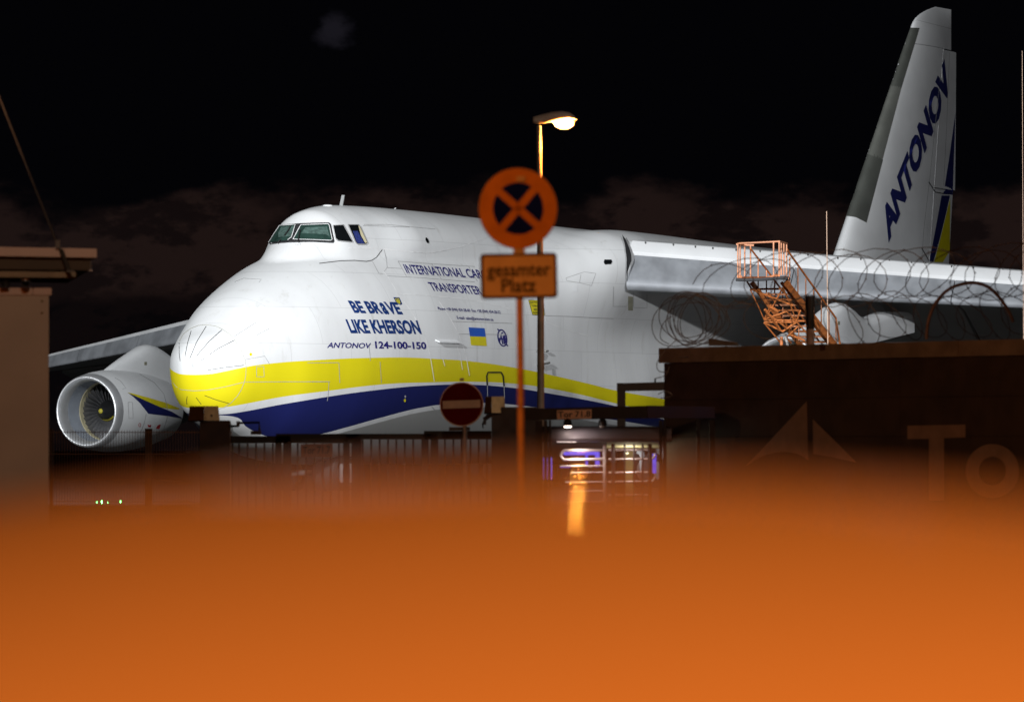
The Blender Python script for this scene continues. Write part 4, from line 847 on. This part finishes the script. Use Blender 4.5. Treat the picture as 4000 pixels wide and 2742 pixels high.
def onwall(x, y, out=.106):
    o = Vector((0, 0, EYE)); d = P(x, y, 100)-o; q = LW+NWv*out
    t_ = (q.x*NWv.x+q.y*NWv.y)/(d.x*NWv.x+d.y*NWv.y); return o+d*t_
ZL = lambda *p: zz(p, 1.549, 2500, 1300)
M_wl = mat('wall_lettering', (.40, .28, .19), .8, var=.1, scale=5)
def wpaint(name, pts):
    b = MB(); b.quad_prism([onwall(x, y) for x, y in ZL(*pts)], tuple(-NWv*.004)+(0,)); b.build(name, M_wl, sw_)
wpaint('sail_emblem', ((1008, 415), (1016, 768), (990, 748), (950, 730), (890, 719), (830, 720), (760, 736), (700, 764), (636, 806), (720, 722)))
wpaint('sail_emblem', ((1046, 525), (1180, 655), (1306, 782), (1240, 768), (1150, 748), (1048, 732)))
wpaint('painted_letter', ((1618, 562), (1968, 555), (1968, 632), (1838, 636), (1838, 1010), (1748, 1010), (1748, 640), (1618, 642)))
b = MB(); n = 32; vs = []
for k in range(n):
    q = 2*math.pi*k/n
    for rx, ry in ((162, 162), (82, 86)): vs.append(onwall(*ZL((2132+rx*math.cos(q), 834+ry*math.sin(q)))[0]))
b.add(vs, [(2*k, (2*k+2) % (2*n), (2*k+3) % (2*n), 2*k+1) for k in range(n)]); b.build('painted_letter', M_wl, sw_)
# things standing on the wall
def coil(label, s0, s1, zc, r, pitch, off=0, jit=.02, wob=0):
    pts = []; n = int((s1-s0)/pitch*18); rnd = random.Random(int(s0*100)+int(zc*10))
    ph = [rnd.uniform(0, 6.28) for _ in range(4)]
    for k in range(n+1):
        s = s0+(s1-s0)*k/n; q = 2*math.pi*k/18
        rr = r*(1+.09*math.sin(s*1.3+ph[0])+.07*math.sin(q*.5+ph[1])+.04*math.sin(q*2.7+ph[3])); s2 = s+.16*pitch*math.sin(q*1.5+ph[2])+wob*math.sin(q+ph[3])*pitch
        v = WP(s2, zc+rr*math.sin(q)+.03*math.sin(s*2.1+ph[2]), off+rr*math.cos(q)); pts.append(v)
    b = MB(); b.tube(pts, .0062, 5)
    for k in range(3, len(pts)-3, 2):
        t_ = (pts[k+1]-pts[k]).normalized(); e = t_.cross(Vector((rnd.uniform(-1, 1), rnd.uniform(-1, 1), rnd.uniform(-1, 1)))).normalized()*rnd.uniform(.018, .032)
        p = pts[k]; b.add([p-e, p+t_*.011, p+e, p-t_*.011], [(0, 1, 2, 3)])
    o = b.build('razor_wire', M_wire, base=WP(s0, zc)); return tag(o, label, 'razor wire', 'razor wire coils on the security wall')
SSC = LEN/1385
coil('upper loose coil of razor wire stretched above the wall coping', 1.2, TOT-.5, 3.92, .36, .52, wob=.6)
coil('lower coil of razor wire lying on the wall coping behind the pipes', 1.9, TOT-.5, 3.32, .33, .5, wob=.4)
pts = []
cen = P(2700, 1250, 84.6)
b = MB()
for k in range(9):
    cx, cy, rr = 2700+random.uniform(-55, 60), 1253+random.uniform(-18, 12), random.uniform(78, 104); dd = 84.2+k*.09; sq = random.uniform(.82, 1.1)
    ring = [P(cx+rr*sq*math.cos(q)+14*math.sin(q*2+k), cy+rr*math.sin(q)+7*math.cos(q*3+k), dd+.05*math.sin(q)) for q in np.linspace(0, 2*math.pi, 36, endpoint=False)]
    b.tube(ring, .0064, 5, closed=True)
tag(b.build('razor_wire', M_wire, base=P(2700, 1345, 84.5)), 'tangled bundle of razor wire rings at the end of the wall', 'razor wire', 'razor wire coils on the security wall')
for lab, q in (('loose wire end looping down beside the left end of the wall coping', ((2640, 1330), (2592, 1375), (2566, 1420), (2575, 1450), (2612, 1452))), ('wire strand running from the ring bundle towards the stairs', ((2640, 1170), (2720, 1152), (2800, 1185), (2860, 1205), (2960, 1190))),
             ('short wire curl left of the ring bundle', ((2615, 1345), (2580, 1320), (2590, 1265), (2625, 1235))), ('wire strand lying across the brown coping face', ((2650, 1395), (2760, 1388), (2840, 1350))),
             ('lowest wire end curling out beside the steel portal', ((2570, 1540), (2600, 1528), (2625, 1545), (2580, 1556))), ('bent wire tip sticking out under the coping corner', ((2560, 1478), (2600, 1465), (2615, 1430)))):
    b = MB(); b.tube(smooth_line([P(x, y, 84.3) for x, y in q], 6), .0062, 5)
    tag(b.build('razor_wire', M_wire, base=P(*q[0], 84.3)), lab, 'razor wire', 'razor wire coils on the security wall')
b = MB(); b.quad_prism([P(2768, 1322, 84), P(2870, 1338, 83.8), P(2876, 1350, 83.8), P(2768, 1350, 84)], (.05, .12, 0)); tag(b.build('timber_offcut', mat('old_timber', (.10, .07, .05), .9)), 'dark wedge of timber lying on the wall coping under the wire rings', 'timber')
b = MB(); dd = 79.4; q = zz([(1440, 990), (1441, 930), (1450, 850), (1468, 780), (1495, 710), (1525, 655), (1560, 610), (1605, 562), (1650, 530), (1700, 505), (1750, 491), (1800, 480), (1850, 476), (1900, 480), (1950, 492), (1998, 514), (2040, 545), (2075, 580), (2110, 622), (2145, 670), (2172, 715), (2195, 760), (2212, 795), (2225, 832)], 2.324, 3000, 900)
b.tube([P(x, y, dd+.004*i) for i, (x, y) in enumerate(q)], .024, 10); tag(b.build('hoop_rail', mat('brown_pipe', (.34, .25, .20), .5, metal=.3, var=.25, scale=8), base=P(q[0][0], q[0][1], dd), smooth=2), 'bent brown pipe hoop standing on the wall among the wire', 'hoop rail')
p = P(3165, 1340, 81.2); vp = thing('vent_pipe', tuple(p), 'stubby black vent pipe with pale foot on the wall coping', 'pipe')
b = MB(); b.tube([P(3165, 1286, 81.2), P(3164, 1200, 81.2)], .062, 16).tube([P(3164, 1201, 81.2), P(3164, 1158, 81.2)], .070, 16); b.build('pipe', M_blk, vp, smooth=2)
b = MB(); b.tube([P(3165, 1345, 81.2), P(3165, 1286, 81.2)], .060, 16); b.build('pipe_foot', mat('pale_pipe', (.42, .30, .24), .6), vp, smooth=2)
b = MB()
for k in range(10): q = P(3164, 1157, 81.2); b.box((q.x+.062*math.cos(k*.628), 81.2+.062*math.sin(k*.628), q.z+.004), (.02, .02, .02))
b.build('pipe_crown', M_blk, vp)
for x, y0, dd, lab, kr in ((3232, 826, 178, 'thin pale rod rising in front of the aircraft wing beside the stairs', 1), (3996, 200, 178, 'hair-thin tall pole standing far right beyond the tail fin', .5)):
    b = MB(); a, c = P(x-3, y0, dd), P(x+2, 1340, dd); b.tube([a, (a+c)/2, c, (c.x, dd, 0)], [kr*.012, kr*.015, kr*.018, kr*.02], 8)
    tag(b.build('thin_pole', mat('pole_pale', (.40, .26, .18), .5), base=(c.x, dd, 0), smooth=2), lab, 'pole')

# ------------------------------------------------------------------ gatehouse on the left
D = 65; gh = thing('gatehouse', (P(190, 1750, D).x, D, 0), 'cream gatehouse corner with flat roof slab at the left edge', 'building')
M_gh = mat('gatehouse_render', (.52, .44, .34), .8, var=.06, scale=1.5, bump=.05); M_fas = mat('fascia_cream', (.66, .50, .40), .6, var=.05); M_soff = mat('soffit_dark', (.09, .07, .045), .8)
XL = P(-900, 1750, D).x
def slab(name, x1, yt0, yt1, yb0, yb1, m, d, depth):
    a0, a1, c1, c0 = P(0, yt0, d), P(x1, yt1, d), P(x1, yb1, d), P(0, yb0, d)
    ka = (a0-a1)*2.2
    b = MB(); b.quad_prism([a0+ka, a1, c1, c0+ka], (-.13*depth, depth, 0)); return b.build(name, m, gh, bevel=.006)
zc_ = P(0, 1152, D).z
b = MB(); xw = P(190, 1750, D).x; b.quad_prism([(XL, D, 0), (xw, D, 0), (xw, D, zc_), (XL, D, zc_)], (-.5, 4, 0)); b.build('wall', M_gh, gh)
b = MB(); xk, xm = P(203, 1130, D).x, P(128, 1130, D).x; zk0, zk1 = P(0, 1153, D).z, P(0, 1125, D).z
b.quad_prism([(xm+.006, D-.04, zk0), (xk, D-.04, zk0), (xk, D-.04, zk1), (xm+.006, D-.04, zk1)], (-.5, 4, 0)); b.build('coping', M_fas, gh, bevel=.006)
b = MB(); b.quad_prism([(XL, D-.04, zk0), (xm, D-.04, zk0), (xm, D-.04, zk1), (XL, D-.04, zk1)], (-.5, 4, 0)); b.build('coping', M_fas, gh, bevel=.006)
slab('roof_fascia', 378, 965, 972, 1001, 1007, M_fas, D-.9, 5.5); slab('roof_soffit_box', 354, 1003, 1009, 1055, 1056, M_soff, D-.7, 5); slab('roof_beam', 297, 1060, 1063, 1084, 1085, mat('beam_olive', (.30, .24, .15), .7), D-.6, .14)
for y in (1177, 1222):
    b = MB(); b.lathe([(0, .014), (.012, .012), (.02, 0)], P(164, y, D-.001), (0, -1, 0), 12); b.build('bolt', mat('brass_bolt', (.35, .24, .08), .4, metal=.6), gh)
for x_, d_p in ((20, -.3), (-120, 1)):
    b = MB(); b.tube([P(x_, 1086, D+d_p), P(x_, 1122, D+d_p)], .05, 8); b.build('roof_prop', M_blk, gh)
b = MB(); b.tube([P(-30, 290, D-1.1), P(0, 388, D-1.1), P(220, 945, D-1.0), P(236, 975, D-.98)], .0125, 10); b.build('tie_rod', mat('rod_olive', (.06, .052, .042), .5, metal=.3), gh, smooth=2)
b = MB(); b.tube([P(238, 975, D-.98), P(268, 1058, D-.95)], .027, 8).box(P(226, 955, D-1), (.05, .05, .09)).box(P(275, 1060, D-.95), (.09, .06, .015)); b.build('tie_rod_anchor', mat('rod_olive', (.06, .052, .042), .5, metal=.3), gh, smooth=2)
b = MB(); b.tube([P(354, 1010, D-.72), P(355, 1056, D-.72)], .006, 6).box(P(355, 1057, D-.72), (.04, .03, .01)); b.build('drip_rod', M_steel, gh)
p = P(100, 1086, D-.4); dc = thing('dome_camera', tuple(p), 'small black dome camera hanging under the gatehouse roof beam', 'camera')
b = MB(); b.lathe([(0, .055), (-.03, .055), (-.032, .05)], p, (0, 0, 1), 18, cap=True); b.build('mount', M_steel, dc)
b = MB(); b.lathe([(-.03, .05)]+[(-.03-.055*math.sin(q)-.02, .05*math.cos(q)) for q in np.linspace(0, 1.5, 7)], p, (0, 0, 1), 18, cap=True); b.build('dome', M_glassd, dc, smooth=True)

# ------------------------------------------------------------------ green taxiway lights far out on the ground
M_green = mat('green_glow', (.1, .9, .3), .4, emit=(.12, 1, .20), es=45)
for i, (x, k) in enumerate(((378, .8), (397, 1.2), (420, .6), (471, 1.1))):
    p = P(x, 1968, 149); tl = thing('taxiway_light', (p.x, 149, 0), ('short', 'tall', 'faint', 'rightmost')[i]+' green ground light glowing behind the car roof', 'ground light', 'green lights on the apron')
    z = p.z
    b = MB(); b.lathe([(0, .05), (.02, .05), (max(.04, z-.03), .03)], (p.x, 149, 0), (0, 0, 1), 10, cap=True); b.build('base', M_blk, tl)
    b = MB(); b.lathe([(-.03*k, .0), (-.02*k, .013*k), (.04*k, .012*k), (.05*k, 0)], (p.x, 149, max(z, .06)), (0, 0, 1), 10); b.build('lens', M_green, tl, smooth=True)

# ------------------------------------------------------------------ the parked car whose roof fills the foreground
CX, CY, CZ = .0, 3.4, EYE-.0142
car = thing('parked_car', (CX, 3.4, 0), 'pale estate car right before the lens, only its glossy roof in view', 'car')
M_car = bpy.data.materials.new('car_paint'); M_car.use_nodes = True; cb = M_car.node_tree.nodes['Principled BSDF']
cb.inputs['Base Color'].default_value = (.62, .60, .58, 1); cb.inputs['Roughness'].default_value = .5; cb.inputs['Coat Weight'].default_value = .11; cb.inputs['Specular IOR Level'].default_value = .15; cb.inputs['Coat Roughness'].default_value = .015
tn = M_car.node_tree; tcn = N(tn, 'ShaderNodeTexCoord'); nz = N(tn, 'ShaderNodeTexNoise'); nz.inputs['Scale'].default_value = 400; tn.links.new(tcn.outputs['Object'], nz.inputs['Vector'])
tn.links.new(mixc(tn, nz.outputs['Fac'], (.58, .56, .54), (.66, .64, .62)), cb.inputs['Base Color'])
def roof_z(x, y):
    u = (x-CX)
    z = CZ-(y-CY+1.9*u)**2/46-u*u/5-max(0, abs(u)-.42)**2*1.1
    t_ = y-CY+1.9*u-.5
    if t_ > 0: z -= t_**2*.08
    return z
b = MB(); ys = np.linspace(1.32, 4.45, 90); xs_ = np.linspace(-.62, .62, 60)
b.add([(CX+x, y, roof_z(CX+x, y)) for y in ys for x in xs_], [(i*60+j, i*60+j+1, (i+1)*60+j+1, (i+1)*60+j) for i in range(89) for j in range(59)])
b.build('roof', M_car, car, smooth=True, fix=False)
def crow(y, hw, zl, zh, top): return [(CX-hw, y, zl), (CX+hw, y, zl), (CX+hw*1.02, y, (zl+zh)/2), (CX+hw*top, y, zh), (CX-hw*top, y, zh), (CX-hw*1.02, y, (zl+zh)/2)]
b = MB(); b.loft([crow(y, w, zl, zh, t_) for y, w, zl, zh, t_ in ((1.06, .74, .42, .80, .95), (1.12, .82, .30, .92, .93), (1.4, .87, .24, .96, .92), (2.4, .88, .22, .96, .92), (4.2, .88, .22, .94, .92), (4.9, .87, .22, .92, .90), (5.5, .82, .24, .80, .90), (5.72, .70, .34, .66, .9))]); b.build('body', M_car, car, smooth=2, bevel=.03)
b = MB(); b.loft([[(CX-w, y, z), (CX+w, y, z), (CX+w2, y2, z2), (CX-w2, y2, z2)] for y, w, z, y2, w2, z2 in ((1.16, .76, .93, 1.36, .60, 1.30), (1.9, .80, .955, 1.9, .61, 1.34), (3.4, .80, .95, 3.4, .61, 1.39), (5.0, .78, .92, 4.4, .60, 1.28))]); b.build('window_band', M_glassd, car)
for s in (-1, 1):
    for pts in (((.80, 1.2, .94), (.63, 1.38, 1.31)), ((.81, 2.55, .95), (.635, 2.55, 1.36)), ((.81, 3.55, .95), (.635, 3.55, 1.37)), ((.79, 5.02, .92), (.62, 4.42, 1.29))):
        b = MB(); b.tube([(CX+s*x, y, z) for x, y, z in pts], .03, 8); b.build('window_pillar', M_car, car, smooth=2)
    b = MB(); b.tube([(CX+s*.615, y, roof_z(CX+.6, y)-.01) for y in np.linspace(1.34, 4.4, 12)], .022, 8); b.build('roof_edge', M_blk, car, smooth=2)
    b = MB(); b.box((CX+s*.98, 4.5, .98), (.2, .1, .13)); b.build('mirror', M_car, car, bevel=.02)
    for y in (1.95, 4.75):
        b = MB(); b.lathe([(-.1, .2), (-.11, .3), (-.08, .32), (.08, .32), (.11, .3), (.1, .2)], (CX+s*.78, y, .32), (1, 0, 0), 28); wv_ = b.build('wheel', M_rubber, car, smooth=2)
        b = MB(); b.lathe([(-.09, 0), (-.105, .2), (.105, .2), (.09, 0)], (CX+s*.78, y, .32), (1, 0, 0), 20); b.build('rim', M_steel, wv_, smooth=2)
    b = MB(); b.box((CX+s*.66, 1.09, .80), (.2, .06, .2)); b.build('tail_light', mat('tail_red', (.3, .01, .01), .2), car, bevel=.02)
    b = MB(); b.box((CX+s*.6, 5.66, .68), (.28, .1, .12)); b.build('headlight', M_chrome, car, bevel=.02)
b = MB(); b.box((CX, 1.03, .45), (1.5, .12, .2)); b.build('bumper', M_blk, car, bevel=.03)
b = MB(); b.box((CX, 5.72, .45), (1.4, .12, .2)); b.build('bumper', M_blk, car, bevel=.03)
